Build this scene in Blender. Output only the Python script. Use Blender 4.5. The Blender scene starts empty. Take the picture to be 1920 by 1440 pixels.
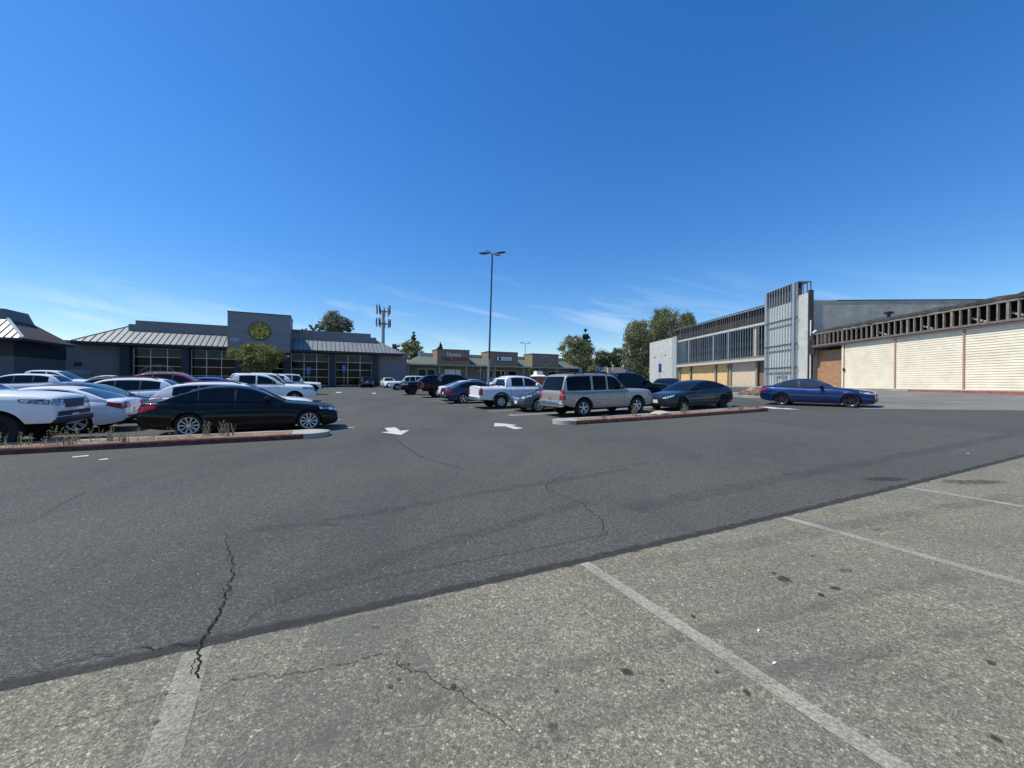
import bpy, bmesh, math, random
from mathutils import Vector, Matrix, noise
from mathutils.bvhtree import BVHTree
rnd = random.Random(7)
R = math.radians
sc = bpy.context.scene
col = sc.collection
CAMZ = 1.66
ROLL = R(.4)

# ------------------------------------------------------------------ terrain
def sp(t, w):
    return t if t / w > 40 else w * math.log(1 + math.exp(max(-40, t / w)))
def smin(a, b, k):
    h = max(0, min(1, .5 + .5 * (b - a) / k)); return b * (1 - h) + a * h - k * h * (1 - h)
def gz(x, y):
    return smin(.0163 * sp(min(y, 75) - 8, 3) + .028 * sp(min(x, 200) - 2, 2), 1.22, .25)
def survey(px, py):                      # photo measurement -> point on the sloping car park
    dx, dy = px - 960, py - 720
    lx = dx * math.cos(ROLL) + dy * math.sin(ROLL); ly = -dx * math.sin(ROLL) + dy * math.cos(ROLL)
    k = -(ly + 2.5) / 720; lx /= 720; y = .6
    while y < 150 and CAMZ + k * y > gz(lx * y, y): y += .01
    return Vector((lx * y, y))

# ------------------------------------------------------------------ object helpers
def tag(o, label=None, cat=None, group=None, kind=None):
    if label: o['label'] = label
    if cat: o['category'] = cat
    if group: o['group'] = group
    if kind: o['kind'] = kind
    return o
def empty(name, loc, rz=0, tilt=False, **k):
    o = bpy.data.objects.new(name, None); col.objects.link(o); o.empty_display_size = .3
    o.location = loc; o.rotation_euler = (0, 0, rz)
    return tag(o, **k)
def link(name, me, mats, parent=None, loc=None, **k):
    o = bpy.data.objects.new(name, me); col.objects.link(o)
    if mats is not None and len(me.materials) == 0:
        for m in (mats if isinstance(mats, (list, tuple)) else [mats]): me.materials.append(m)
    if parent: o.parent = parent
    if loc is not None: o.location = loc
    return tag(o, **k)
def finish(bm, name, smooth=None):
    me = bpy.data.meshes.new(name); bm.to_mesh(me); bm.free()
    if smooth:
        me.polygons.foreach_set('use_smooth', [True] * len(me.polygons))
        me.set_sharp_from_angle(angle=R(smooth))
    return me
def put(name, bm, mats, parent=None, smooth=None, loc=None, **k):
    return link(name, finish(bm, name, smooth), mats, parent, loc, **k)
def put_each(name, bm, mats, parent=None, smooth=None, **k):     # one object per loose piece
    seen = set(); bm.verts.ensure_lookup_table(); out = []
    for v0 in bm.verts:
        if v0 in seen: continue
        st = [v0]; seen.add(v0); grp = []
        while st:
            v = st.pop(); grp.append(v)
            for e in v.link_edges:
                o = e.other_vert(v)
                if o not in seen: seen.add(o); st.append(o)
        nb = bmesh.new(); mp = {v: nb.verts.new(v.co) for v in grp}
        for f in {f for v in grp for f in v.link_faces}:
            nb.faces.new([mp[v] for v in f.verts]).material_index = f.material_index
        out.append(put(name, nb, mats, parent, smooth, **k))
    bm.free(); return out
def box(bm, x0, x1, y0, y1, z0, z1, mi=0):
    v = [bm.verts.new(p) for p in ((x0, y0, z0), (x1, y0, z0), (x1, y1, z0), (x0, y1, z0), (x0, y0, z1), (x1, y0, z1), (x1, y1, z1), (x0, y1, z1))]
    for f in ((3, 2, 1, 0), (4, 5, 6, 7), (0, 1, 5, 4), (1, 2, 6, 5), (2, 3, 7, 6), (3, 0, 4, 7)):
        bm.faces.new([v[i] for i in f]).material_index = mi
    return v
def rbox(x0, x1, y0, y1, z0, z1, b=.02, seg=2):
    bm = bmesh.new(); box(bm, x0, x1, y0, y1, z0, z1)
    bmesh.ops.bevel(bm, geom=bm.edges[:], offset=b, segments=seg, affect='EDGES', profile=.5)
    return bm
def poly(bm, pts, mi=0):
    f = bm.faces.new([bm.verts.new(p) for p in pts]); f.material_index = mi; return f
def tube(bm, pts, r, n=8, mi=0, cap=True):
    pts = [Vector(p) for p in pts]; rs = r if isinstance(r, (list, tuple)) else [r] * len(pts); rings = []
    for i, p in enumerate(pts):
        d = (pts[min(i + 1, len(pts) - 1)] - pts[max(i - 1, 0)]).normalized()
        a = d.cross(Vector((0, 0, 1)) if abs(d.z) < .9 else Vector((1, 0, 0))).normalized(); b = d.cross(a)
        rings.append([bm.verts.new(p + (a * math.cos(2 * math.pi * j / n) + b * math.sin(2 * math.pi * j / n)) * rs[i]) for j in range(n)])
    for q, s in zip(rings, rings[1:]):
        for j in range(n): bm.faces.new((q[j], q[(j + 1) % n], s[(j + 1) % n], s[j])).material_index = mi
    if cap:
        bm.faces.new(rings[0][::-1]).material_index = mi; bm.faces.new(rings[-1]).material_index = mi
def prism(bm, pts, axis_vec, mi=0):       # extrude a planar outline along a vector
    a = [bm.verts.new(p) for p in pts]; b = [bm.verts.new(Vector(p) + Vector(axis_vec)) for p in pts]; n = len(pts)
    bm.faces.new(a[::-1]).material_index = mi; bm.faces.new(b).material_index = mi
    for i in range(n): bm.faces.new((a[i], a[(i + 1) % n], b[(i + 1) % n], b[i])).material_index = mi
def fixn(bm): bmesh.ops.recalc_face_normals(bm, faces=bm.faces[:]); return bm
def text_mesh(txt, size, depth=.02, shear=0, font_scale_x=1, bold=0):
    cu = bpy.data.curves.new('lettering', 'FONT'); cu.body = txt; cu.size = size; cu.extrude = depth; cu.shear = shear
    cu.align_x = 'CENTER'; cu.align_y = 'CENTER'; cu.offset = bold
    o = bpy.data.objects.new('lettering', cu); col.objects.link(o)
    dg = bpy.context.evaluated_depsgraph_get(); dg.update()
    me = bpy.data.meshes.new_from_object(o.evaluated_get(dg))
    bpy.data.objects.remove(o); bpy.data.curves.remove(cu)
    me.materials.clear()
    for v in me.vertices: v.co.x *= font_scale_x
    return me
# stands a text mesh (xy) up into a wall's local x / z plane facing -y
def wall_text(me, x, y, z, rot=0, facing=-1):
    c, s = math.cos(rot), math.sin(rot)
    for v in me.vertices:
        a, b, d = v.co; a, b = a * c - b * s, a * s + b * c
        v.co = (x + a * (1 if facing < 0 else -1), y + d * facing, z + b)
    return me
def join_meshes(mes, name):
    bm = bmesh.new()
    for m in mes: bm.from_mesh(m); bpy.data.meshes.remove(m)
    me = bpy.data.meshes.new(name); bm.to_mesh(me); bm.free(); return me

# ------------------------------------------------------------------ materials
class N:                                  # tiny node builder
    def __init__(s, name):
        s.m = bpy.data.materials.new(name); s.m.use_nodes = True; s.t = s.m.node_tree; s.n = s.t.nodes
        s.b = s.n['Principled BSDF']; s.out = s.n['Material Output']
    def new(s, typ, **k):
        n = s.n.new(typ)
        for a, b in k.items(): setattr(n, a, b)
        return n
    def l(s, a, b): s.t.links.new(a, b)
    def pos(s, scale=(1, 1, 1), obj=False):
        c = s.new('ShaderNodeTexCoord').outputs['Object'] if obj else s.new('ShaderNodeNewGeometry').outputs['Position']
        mp = s.new('ShaderNodeMapping'); mp.inputs['Scale'].default_value = scale; s.l(c, mp.inputs[0]); return mp.outputs[0]
    def noise(s, v, scale, det=4, rough=.55):
        n = s.new('ShaderNodeTexNoise'); n.inputs['Scale'].default_value = scale; n.inputs['Detail'].default_value = det; n.inputs['Roughness'].default_value = rough
        s.l(v, n.inputs['Vector']); return n.outputs['Fac']
    def vor(s, v, scale, out='Color', feat='F1'):
        n = s.new('ShaderNodeTexVoronoi'); n.feature = feat; n.inputs['Scale'].default_value = scale; s.l(v, n.inputs['Vector'])
        if out == 'Color':
            sp_ = s.new('ShaderNodeSeparateColor'); s.l(n.outputs['Color'], sp_.inputs[0]); return sp_.outputs[0]
        return n.outputs[out]
    def ramp(s, f, stops):
        n = s.new('ShaderNodeValToRGB'); e = n.color_ramp.elements
        while len(e) < len(stops): e.new(.5)
        for el, (p, c) in zip(e, stops): el.position = p; el.color = c if len(c) == 4 else (*c, 1)
        s.l(f, n.inputs[0]); return n.outputs[0]
    def mix(s, f, a, b, typ='MIX'):
        n = s.new('ShaderNodeMix'); n.data_type = 'RGBA'; n.blend_type = typ
        for sock, v in ((n.inputs[0], f), (n.inputs[6], a), (n.inputs[7], b)):
            if hasattr(v, 'links'): s.l(v, sock)
            elif isinstance(v, (int, float)): sock.default_value = v
            else: sock.default_value = (*v, 1)
        return n.outputs[2]
    def math(s, op, a, b=0):
        n = s.new('ShaderNodeMath'); n.operation = op
        for sock, v in ((n.inputs[0], a), (n.inputs[1], b)):
            if hasattr(v, 'links'): s.l(v, sock)
            else: sock.default_value = v
        return n.outputs[0]
    def bump(s, h, strength=.3, dist=.01):
        n = s.new('ShaderNodeBump'); n.inputs['Strength'].default_value = strength; n.inputs['Distance'].default_value = dist
        s.l(h, n.inputs['Height']); s.l(n.outputs[0], s.b.inputs['Normal'])
    def set(s, color=None, rough=None, metal=None, spec=None, coat=None, coatr=None):
        for k, v in (('Base Color', color), ('Roughness', rough), ('Metallic', metal), ('Specular IOR Level', spec), ('Coat Weight', coat), ('Coat Roughness', coatr)):
            if v is None: continue
            if hasattr(v, 'links'): s.l(v, s.b.inputs[k])
            else: s.b.inputs[k].default_value = (*v, 1) if isinstance(v, tuple) else v
        return s.m

def plain(name, c, rough=.6, metal=0, spec=.5, var=.12, scale=3, obj=True, bump=0):
    n = N(name); p = n.pos(obj=obj); f = n.noise(p, scale, 5)
    lo = tuple(x * (1 - var) for x in c); hi = tuple(min(1, x * (1 + var)) for x in c)
    if bump: n.bump(n.noise(p, scale * 12, 4), bump, .01)
    return n.set(n.ramp(f, [(.3, lo), (.7, hi)]), rough, metal, spec)
paint_cache = {}
def paint(name, c, metal=0.0, rough=.35):
    if name in paint_cache: return paint_cache[name]
    n = N(name); p = n.pos(obj=True)
    dust = n.noise(p, 2.2, 6, .65)
    colr = n.mix(n.ramp(dust, [(.42, (0, 0, 0)), (.75, (.0, .0, .0) if max(c) < .02 else (.02,) * 3 if max(c) < .3 else (.09, .09, .09))]), c, (.35, .32, .27))
    rg = n.ramp(dust, [(.3, (rough,) * 3), (.8, (rough + .2,) * 3)])
    n.l(rg, n.b.inputs['Roughness'])
    n.set(colr, None, metal, .1 if max(c) < .02 else .3, .42 if max(c) < .02 else .85, .03)
    paint_cache[name] = n.m; return n.m

def make_asphalt():
    n = N('dark_asphalt'); p = n.pos()
    big = n.noise(p, .18, 5, .6); mid = n.noise(p, 1.3, 5, .65); fine = n.noise(p, 160, 3, .8)
    base = n.ramp(big, [(.32, (.060, .063, .054)), (.5, (.076, .078, .067)), (.68, (.095, .096, .081))])
    base = n.mix(n.ramp(mid, [(.3, (.0, 0, 0)), (.75, (.55, .55, .55))]), base, (.092, .089, .083))
    grain = n.ramp(n.vor(p, 95), [(.0, (.45,) * 3), (.55, (1,) * 3), (.9, (1.5,) * 3), (.97, (2.4,) * 3)])
    base = n.mix(.75, base, grain, 'MULTIPLY')
    base = n.mix(.35, base, n.ramp(fine, [(.3, (.55,) * 3), (.7, (1.5,) * 3)]), 'MULTIPLY')
    st = n.noise(n.pos((.6, .16, 1)), 1.0, 5, .6)
    base = n.mix(n.ramp(st, [(.50, (0, 0, 0)), (.72, (.45, .45, .45))]), base, (.042, .042, .046))
    chips = n.ramp(n.vor(p, 26), [(.955, (0,) * 3), (.96, (1,) * 3)])
    core = n.ramp(n.vor(p, 26, 'Distance'), [(.11, (1,) * 3), (.17, (0,) * 3)])
    base = n.mix(n.mix(1.0, chips, core, 'MULTIPLY'), base, (.40, .39, .35))
    n.bump(n.vor(p, 95, 'Distance'), .55, .006)
    return n.set(base, .85, 0, .3)
def make_old_pavement():
    n = N('old_aggregate_pavement'); p = n.pos()
    big = n.noise(p, .55, 6, .6); mid = n.noise(p, 3.2, 6, .7)
    base = n.ramp(big, [(.3, (.21, .196, .14)), (.5, (.258, .24, .17)), (.7, (.30, .277, .196))])
    base = n.mix(n.ramp(mid, [(.35, (0,) * 3), (.75, (.5,) * 3)]), base, (.185, .18, .16))
    v = n.vor(p, 78)
    cell = n.ramp(v, [(.0, (.42,) * 3), (.2, (.72,) * 3), (.6, (1.0,) * 3), (.88, (1.22, 1.21, 1.17)), (.97, (1.9, 1.88, 1.78))])
    base = n.mix(.7, base, cell, 'MULTIPLY')
    base = n.mix(.45, base, n.ramp(n.vor(p, 41), [(.0, (.55,) * 3), (.3, (.9,) * 3), (.8, (1.05,) * 3), (.95, (1.5, 1.48, 1.4))]), 'MULTIPLY')
    pt = n.noise(n.pos((1, 1.6, 1)), .9, 4, .6)
    base = n.mix(n.ramp(pt, [(.45, (0,) * 3), (.68, (.42,) * 3)]), base, (.15, .148, .14))
    v2 = n.vor(p, 130)
    base = n.mix(.5, base, n.ramp(v2, [(.1, (.45,) * 3), (.5, (1,) * 3), (.9, (1.5,) * 3)]), 'MULTIPLY')
    d = n.vor(p, 78, 'Distance', 'DISTANCE_TO_EDGE')
    base = n.mix(n.ramp(d, [(.0, (.75,) * 3), (.10, (0,) * 3)]), base, (.062, .058, .05))
    chips = n.ramp(n.vor(p, 21), [(.945, (0,) * 3), (.95, (1,) * 3)])
    core = n.ramp(n.vor(p, 21, 'Distance'), [(.10, (1,) * 3), (.16, (0,) * 3)])
    base = n.mix(n.mix(1.0, chips, core, 'MULTIPLY'), base, (.55, .52, .44))
    n.bump(n.noise(p, 95, 3, .7), .55, .008)
    return n.set(base, .9, 0, .25)
def make_worn(name, c, cover=.5, scale=30, rough=.7, amax=1., soft=0.):   # thin paint or stain with its own worn outline
    n = N(name); p = n.pos()
    f = n.noise(p, scale, 5, .75); f2 = n.noise(p, 2.5, 3)
    f = n.math('ADD', n.math('MULTIPLY', f, .7), n.math('MULTIPLY', f2, .3))
    at = n.new('ShaderNodeAttribute'); at.attribute_name = 'cover'
    f = n.math('ADD', f, n.math('MULTIPLY', n.math('SUBTRACT', at.outputs['Fac'], 1), .55))
    a = n.ramp(f, [(.58 - soft - cover * .4, (0,) * 3), (.74 + soft - cover * .4, (amax,) * 3)])
    tr = n.new('ShaderNodeBsdfTransparent'); mx = n.new('ShaderNodeMixShader')
    n.l(a, mx.inputs[0]); n.l(tr.outputs[0], mx.inputs[1]); n.l(n.b.outputs[0], mx.inputs[2]); n.l(mx.outputs[0], n.out.inputs[0])
    g = n.ramp(n.noise(p, 90, 3, .8), [(.3, tuple(x * .7 for x in c)), (.7, tuple(min(1, x * 1.15) for x in c))])
    return n.set(g, rough, 0, .3)
def cracked_concrete(name, c, block=None, var=.18):
    n = N(name); p = n.pos(obj=True)
    base = n.ramp(n.noise(p, .8, 6, .65), [(.3, tuple(x * (1 - var) for x in c)), (.7, tuple(x * (1 + var) for x in c))])
    base = n.mix(.5, base, n.ramp(n.noise(p, 30, 3, .7), [(.3, (.8,) * 3), (.7, (1.15,) * 3)]), 'MULTIPLY')
    if block:
        br = n.new('ShaderNodeTexBrick'); br.inputs['Scale'].default_value = 1; br.inputs['Brick Width'].default_value = block[0]; br.inputs['Row Height'].default_value = block[1]
        br.inputs['Mortar Size'].default_value = .012; br.inputs['Color1'].default_value = (.9,) * 3 + (1,); br.inputs['Color2'].default_value = (1.08,) * 3 + (1,); br.inputs['Mortar'].default_value = (.78,) * 3 + (1,)
        sx = n.new('ShaderNodeSeparateXYZ'); cx = n.new('ShaderNodeCombineXYZ'); n.l(p, sx.inputs[0])
        n.l(n.math('ADD', sx.outputs[0], sx.outputs[1]), cx.inputs[0]); n.l(sx.outputs[2], cx.inputs[1]); n.l(cx.outputs[0], br.inputs['Vector'])
        base = n.mix(.8, base, br.outputs['Color'], 'MULTIPLY')
    return n.set(base, .85, 0, .3)
def make_plywood(name, c, grain=(14, 14, 1.2)):
    n = N(name); p = n.pos(grain, obj=True); q = n.pos(obj=True)
    base = n.ramp(n.noise(p, 1.3, 6, .7), [(.25, tuple(x * .6 for x in c)), (.5, c), (.75, tuple(min(1, x * 1.25) for x in c))])
    base = n.mix(n.ramp(n.noise(q, .8, 4), [(.45, (0,) * 3), (.7, (.5,) * 3)]), base, tuple(x * .62 + .1 for x in c))
    return n.set(base, .8, 0, .25)
def make_leaf(name, c1, c2, c3):
    n = N(name)
    oi = n.new('ShaderNodeNewGeometry'); p = n.pos()
    r = n.ramp(oi.outputs['Random Per Island'], [(0, c1), (.5, c2), (1, c3)])
    r = n.mix(n.ramp(n.noise(p, .5, 3), [(.4, (0,) * 3), (.65, (.5,) * 3)]), r, c1)
    n.set(r, .55, 0, .35)
    tl = n.new('ShaderNodeBsdfTranslucent'); n.l(r, tl.inputs[0]); mx = n.new('ShaderNodeMixShader'); mx.inputs[0].default_value = .3
    n.l(n.b.outputs[0], mx.inputs[1]); n.l(tl.outputs[0], mx.inputs[2]); n.l(mx.outputs[0], n.out.inputs[0])
    return n.m
def make_rubble():
    n = N('dry_soil'); p = n.pos()
    b = n.ramp(n.noise(p, 9, 6, .75), [(.3, (.13, .085, .055)), (.55, (.24, .165, .11)), (.75, (.34, .26, .19))])
    b = n.mix(n.ramp(n.vor(p, 34), [(.7, (0,) * 3), (.75, (.7,) * 3)]), b, (.40, .33, .26))
    n.bump(n.noise(p, 28, 5, .7), 1, .03)
    return n.set(b, .95, 0, .2)

M = {}
M['asphalt'] = make_asphalt(); M['old'] = make_old_pavement(); M['soil'] = make_rubble()
M['line_old'] = make_worn('faded_line_paint', (.47, .45, .36), .48, 55, .7, .9, .05)
M['line_new'] = make_worn('white_line_paint', (.66, .66, .63), .72, 16, .7, .95, .06)
M['stain'] = make_worn('oil_stain', (.046, .043, .038), .66, 26, .7, .9, .06)
M['crack'] = plain('crack_void', (.014, .013, .012), .95, spec=.1, obj=False)
M['tar'] = make_worn('tar_seam', (.046, .046, .045), .6, 14, .8, .75, .12)
M['patch'] = make_worn('sealed_patch', (.185, .182, .16), .30, 60)
M['worn_asphalt'] = plain('worn_grey_asphalt', (.175, .172, .155), .9, spec=.25, var=.25, scale=.6, obj=False, bump=.3)
M['kerb'] = cracked_concrete('kerb_concrete', (.36, .34, .29), None, .3)
M['kerb_red'] = plain('red_kerb_paint', (.105, .032, .027), .8, var=.6, scale=6)
M['rubber'] = plain('tyre_rubber', (.013, .013, .014), .75, spec=.3)
M['alloy'] = plain('alloy_silver', (.60, .61, .62), .42, .45, var=.06)
M['alloy_dark'] = plain('alloy_black', (.045, .045, .05), .3, .5, var=.1)
M['brake'] = plain('wheel_shadow_metal', (.012, .012, .013), .6)
M['under'] = plain('black_underbody', (.010, .010, .011), .7, spec=.3)
M['trim'] = plain('black_plastic_trim', (.014, .014, .016), .5)
M['chrome'] = plain('chrome_trim', (.75, .75, .77), .12, 1, var=.03)
def make_lamp():
    n = N('headlight_lens'); f = n.noise(n.pos((9, 9, 22), obj=True), 1.0, 3, .6)
    return n.set(n.ramp(f, [(.40, (.04, .045, .05)), (.5, (.30, .32, .34)), (.62, (.80, .82, .84))]), .08, .25, .5)
M['lamp'] = make_lamp()
M['lamp_red'] = plain('tail_light_red', (.38, .012, .016), .12, var=.3, scale=12)
M['lamp_dark'] = plain('dark_red_lens', (.10, .006, .008), .15)
M['plate'] = plain('licence_plate_white', (.70, .71, .74), .5)
def make_glass(name, c, rough=.03, spec=.6):
    n = N(name); p = n.pos(obj=True); f = n.noise(p, 1.4, 3)
    return n.set(n.ramp(f, [(.3, tuple(x * .6 for x in c)), (.7, c)]), rough, 0, spec)
M['glass'] = make_glass('tinted_car_glass', (.006, .008, .010), .03, .38)
M['glass_clear'] = make_glass('light_windscreen', (.045, .065, .07))
M['canvas'] = plain('pale_canvas', (.62, .60, .55), .9)
M['glass_mid'] = make_glass('untinted_side_glass', (.035, .045, .045))
M['glass_dark'] = make_glass('privacy_glass', (.004, .005, .007), .04, .16)
M['amber'] = plain('amber_lens', (.55, .2, .03), .2)

# ------------------------------------------------------------------ ground
def axis(lo, hi, ext):
    return [e for e in ext if e < lo] + list(range(lo, hi + 1)) + [e for e in ext if e > hi]
GX = axis(-64, 76, [-900, -500, -250, -150, -100, -78, 84, 100, 150, 250, 500, 900]); GY = axis(-6, 104, [-60, -30, -14, 115, 140, 200, 400, 900])
gbm = bmesh.new()
gv = [[gbm.verts.new((x, y, gz(x, y))) for y in GY] for x in GX]
for i in range(len(GX) - 1):
    for j in range(len(GY) - 1):
        gbm.faces.new((gv[i][j], gv[i + 1][j], gv[i + 1][j + 1])); gbm.faces.new((gv[i][j], gv[i + 1][j + 1], gv[i][j + 1]))
put('car_park_ground', gbm, M['asphalt'], kind='structure')
def sheet_bm(pts, off):                   # convex outline cut out of a copy of the ground lattice
    xs = [p[0] for p in pts]; ys = [p[1] for p in pts]; bm = bmesh.new(); cache = {}
    def vv(i, j):
        if (i, j) not in cache: cache[i, j] = bm.verts.new((GX[i], GY[j], gz(GX[i], GY[j]) + off))
        return cache[i, j]
    for i in range(len(GX) - 1):
        if GX[i + 1] < min(xs) or GX[i] > max(xs): continue
        for j in range(len(GY) - 1):
            if GY[j + 1] < min(ys) or GY[j] > max(ys): continue
            bm.faces.new((vv(i, j), vv(i + 1, j), vv(i + 1, j + 1))); bm.faces.new((vv(i, j), vv(i + 1, j + 1), vv(i, j + 1)))
    ar = sum(pts[i][0] * pts[(i + 1) % len(pts)][1] - pts[(i + 1) % len(pts)][0] * pts[i][1] for i in range(len(pts)))
    if ar < 0: pts = pts[::-1]
    for i, p in enumerate(pts):
        q = pts[(i + 1) % len(pts)]; nrm = Vector((q[1] - p[1], -(q[0] - p[0]), 0))
        if nrm.length < 1e-6: continue
        bmesh.ops.bisect_plane(bm, geom=bm.verts[:] + bm.edges[:] + bm.faces[:], plane_co=(p[0], p[1], 0), plane_no=nrm, clear_outer=True)
    return bm
def set_cover(me, fn=None):
    a = me.attributes.new('cover', 'FLOAT', 'POINT')
    a.data.foreach_set('value', [fn(v.co) if fn else 1. for v in me.vertices])
def sheet(name, polys, off, mat, cov=1., **k):
    bm = bmesh.new()
    for p in polys:
        b = sheet_bm(p, off); me = bpy.data.meshes.new('t'); b.to_mesh(me); b.free(); bm.from_mesh(me); bpy.data.meshes.remove(me)
    me = finish(bm, name); set_cover(me, lambda c: cov)
    return link(name, me, mat, kind='structure', **k)
def gzl(x, y):                            # height of the triangulated ground itself
    import bisect
    i = max(0, min(len(GX) - 2, bisect.bisect_right(GX, x) - 1)); j = max(0, min(len(GY) - 2, bisect.bisect_right(GY, y) - 1))
    a = (x - GX[i]) / (GX[i + 1] - GX[i]); b = (y - GY[j]) / (GY[j + 1] - GY[j])
    z = lambda p, q: gz(GX[p], GY[q])
    if a >= b: return z(i, j) + a * (z(i + 1, j) - z(i, j)) + b * (z(i + 1, j + 1) - z(i + 1, j))
    return z(i, j) + b * (z(i, j + 1) - z(i, j)) + a * (z(i + 1, j + 1) - z(i, j + 1))
def ribbon(name, pts, w, mat, off=.012, jit=.02, step=.05, edge=False):
    out = []
    for p, q in zip(pts, pts[1:]):
        n = max(1, int((q - p).length / step))
        out += [p.lerp(q, t / n) for t in range(n)]
    out.append(pts[-1]); bm = bmesh.new(); prev = None; L = len(out)
    for i, p in enumerate(out):
        d = (out[min(i + 1, L - 1)] - out[max(i - 1, 0)]).normalized(); nrm = Vector((-d.y, d.x))
        c = p + nrm * (noise.noise(Vector((p.x * 9, p.y * 9, 3))) + .6 * noise.noise(Vector((p.x * 30, p.y * 30, 5)))) * jit
        t = i / max(1, L - 1); ww = (w[0] * (1 - t) + w[1] * t) * (.75 + .7 * abs(noise.noise(Vector((p.x * 21, p.y * 21, 9)))) + .25 * rnd.random())
        row = []
        for k in ((-1, -.55, .55, 1) if edge else (-1, 1)):
            e = c + nrm * k * ww / 2; row.append(bm.verts.new((e.x, e.y, gzl(e.x, e.y) + off)))
        if prev:
            for a in range(len(row) - 1): bm.faces.new((prev[a], row[a], row[a + 1], prev[a + 1]))
        prev = row
    me = finish(fixn(bm), name)
    a = me.attributes.new('cover', 'FLOAT', 'POINT'); nn = 4 if edge else 2
    a.data.foreach_set('value', [(.1 if edge and i % nn in (0, 3) else 1.) for i in range(len(me.vertices))])
    return link(name, me, mat, kind='structure')
edge = lambda x: 3.18 + .435 * x
sheet('old_pavement', [[(-9, edge(-9)), (16, edge(16)), (16, -6), (-9, -6)]], .004, M['old'])
V2 = lambda *a: Vector(a)
ribbon('tar_seam', [V2(x, edge(x) + .05) for x in (-8, -4, -2, 0, 2, 4, 6, 9, 13, 16)], (.15, .15), M['tar'], .008, .025, .06, True)
# faded stall lines on the old pavement
def line(p, q, w):
    p, q = Vector(p), Vector(q); d = (q - p).normalized(); n = Vector((-d.y, d.x)) * w / 2
    return [tuple(p + n), tuple(p - n), tuple(q - n), tuple(q + n)]
for a, b in (((.66, 3.45), (1.62, 1.65)), ((3.25, 4.57), (4.08, 3.05)), ((5.9, 5.72), (6.45, 4.75)), ((-1.9, 2.33), (-1.5, 1.65))):
    a, b = Vector(a), Vector(b)
    sheet('stall_line', [line(a, b + (b - a) * 1.6, .105 if a.x > 0 else .14)], .009, M['line_old'], 1. if a.x > 0 else .93)
# sealed, bluish grey patch
sheet('pavement_patch', [[(-1.28, 2.58), (-.62, 2.86), (-.72, 1.0), (-1.25, 1.0)], [(-.70, 2.3), (-.64, 2.5), (-.35, 2.1), (-.40, 1.0), (-.70, 1.0)]], .0065, M['patch'])
# lighter, older asphalt by the shuttered wall
wp = [survey(1640, 767), survey(1780, 768.5), survey(1920, 770)]
dv = (wp[2] - wp[0]).normalized()
far_r = wp[0] + dv * 40
sheet('worn_asphalt', [[tuple(wp[0] - dv * .4), tuple(far_r), (60, 30), (40, 48), (30, 46), (22, 30)]], .006, M['worn_asphalt'])
CR = [([(420, 1000), (428, 1030), (433, 1060), (437, 1085), (425, 1120), (410, 1150), (398, 1175), (382, 1200), (370, 1230), (374, 1255), (368, 1278)], (.004, .020)),
      ([(437, 1085), (420, 1100), (410, 1120), (424, 1122), (432, 1100)], (.004, .006)),
      ([(398, 1175), (372, 1198), (352, 1210)], (.006, .004)), ([(372, 1235), (358, 1250), (362, 1268)], (.008, .005)), ([(428, 1035), (420, 1050), (430, 1066)], (.004, .004)),
      ([(460, 1170), (490, 1148), (540, 1125), (640, 1100), (740, 1080), (850, 1060), (960, 1040), (1060, 1020), (1137, 1003)], (.005, .010)),
      ([(1137, 1003), (1125, 975), (1090, 945), (1050, 930), (1022, 915), (1025, 908), (1060, 890), (1130, 880), (1240, 866), (1340, 852), (1470, 840), (1560, 825)], (.010, .014)),
      ([(1010, 965), (975, 985), (940, 1005)], (.006, .003)),
      ([(737, 822), (760, 838), (790, 858), (830, 870), (870, 880)], (.02, .02)),
      ([(790, 858), (740, 865), (690, 870)], (.012, .006)),
      ([(155, 925), (115, 945), (80, 968), (50, 985)], (.014, .006)), ([(66, 930), (30, 935), (0, 936)], (.008, .006)),
      ([(0, 1284), (60, 1265), (150, 1240), (250, 1220), (370, 1215)], (.006, .012)),
      ([(420, 1282), (520, 1272), (600, 1260), (660, 1245), (715, 1235)], (.004, .007)),
      ([(740, 1245), (790, 1270), (860, 1305), (920, 1345), (975, 1385)], (.006, .003)),
      ([(0, 1410), (120, 1360), (230, 1330), (350, 1295)], (.005, .004)),
      ([(470, 1000), (640, 985), (720, 965)], (.003, .003)), ([(200, 1140), (290, 1128), (330, 1108)], (.003, .003))]
for pts, w in CR:
    w = (w[0] * .7, w[1] * .58) if pts[0][1] > 1150 or pts[0][0] in (420, 437) else (w[0] * .5, w[1] * .45)
    ribbon('pavement_crack', [survey(*p) for p in pts], w, M['crack'], .011, .034, .014)
def stain(px, py, r, ry=None, cov=1):
    c = survey(px, py); ry = ry or r; bm = bmesh.new(); n = 22
    rings = [[bm.verts.new((c.x, c.y, 0))]]
    for k in (.45, .75, 1):
        rings.append([bm.verts.new((c.x + r * k * math.cos(t) * (1 + .35 * noise.noise(Vector((math.cos(t) * 1.7 + px, math.sin(t) * 1.7, k)))), c.y + ry * k * math.sin(t) * (1 + .35 * noise.noise(Vector((math.cos(t) * 1.7 + py, math.sin(t) * 1.7, 4 + k)))), 0)) for t in [2 * math.pi * i / n for i in range(n)]])
    for i in range(n):
        bm.faces.new((rings[0][0], rings[1][i], rings[1][(i + 1) % n]))
        for a, b in ((1, 2), (2, 3)): bm.faces.new((rings[a][i], rings[b][i], rings[b][(i + 1) % n], rings[a][(i + 1) % n]))
    for v in bm.verts: v.co.z = gzl(v.co.x, v.co.y) + .0125
    vals = [cov] + [cov * .95] * n + [cov * .6] * n + [0] * n
    me = finish(bm, 'oil_stain'); a = me.attributes.new('cover', 'FLOAT', 'POINT'); a.data.foreach_set('value', vals)
    link('oil_stain', me, M['stain'], kind='structure')
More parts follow.
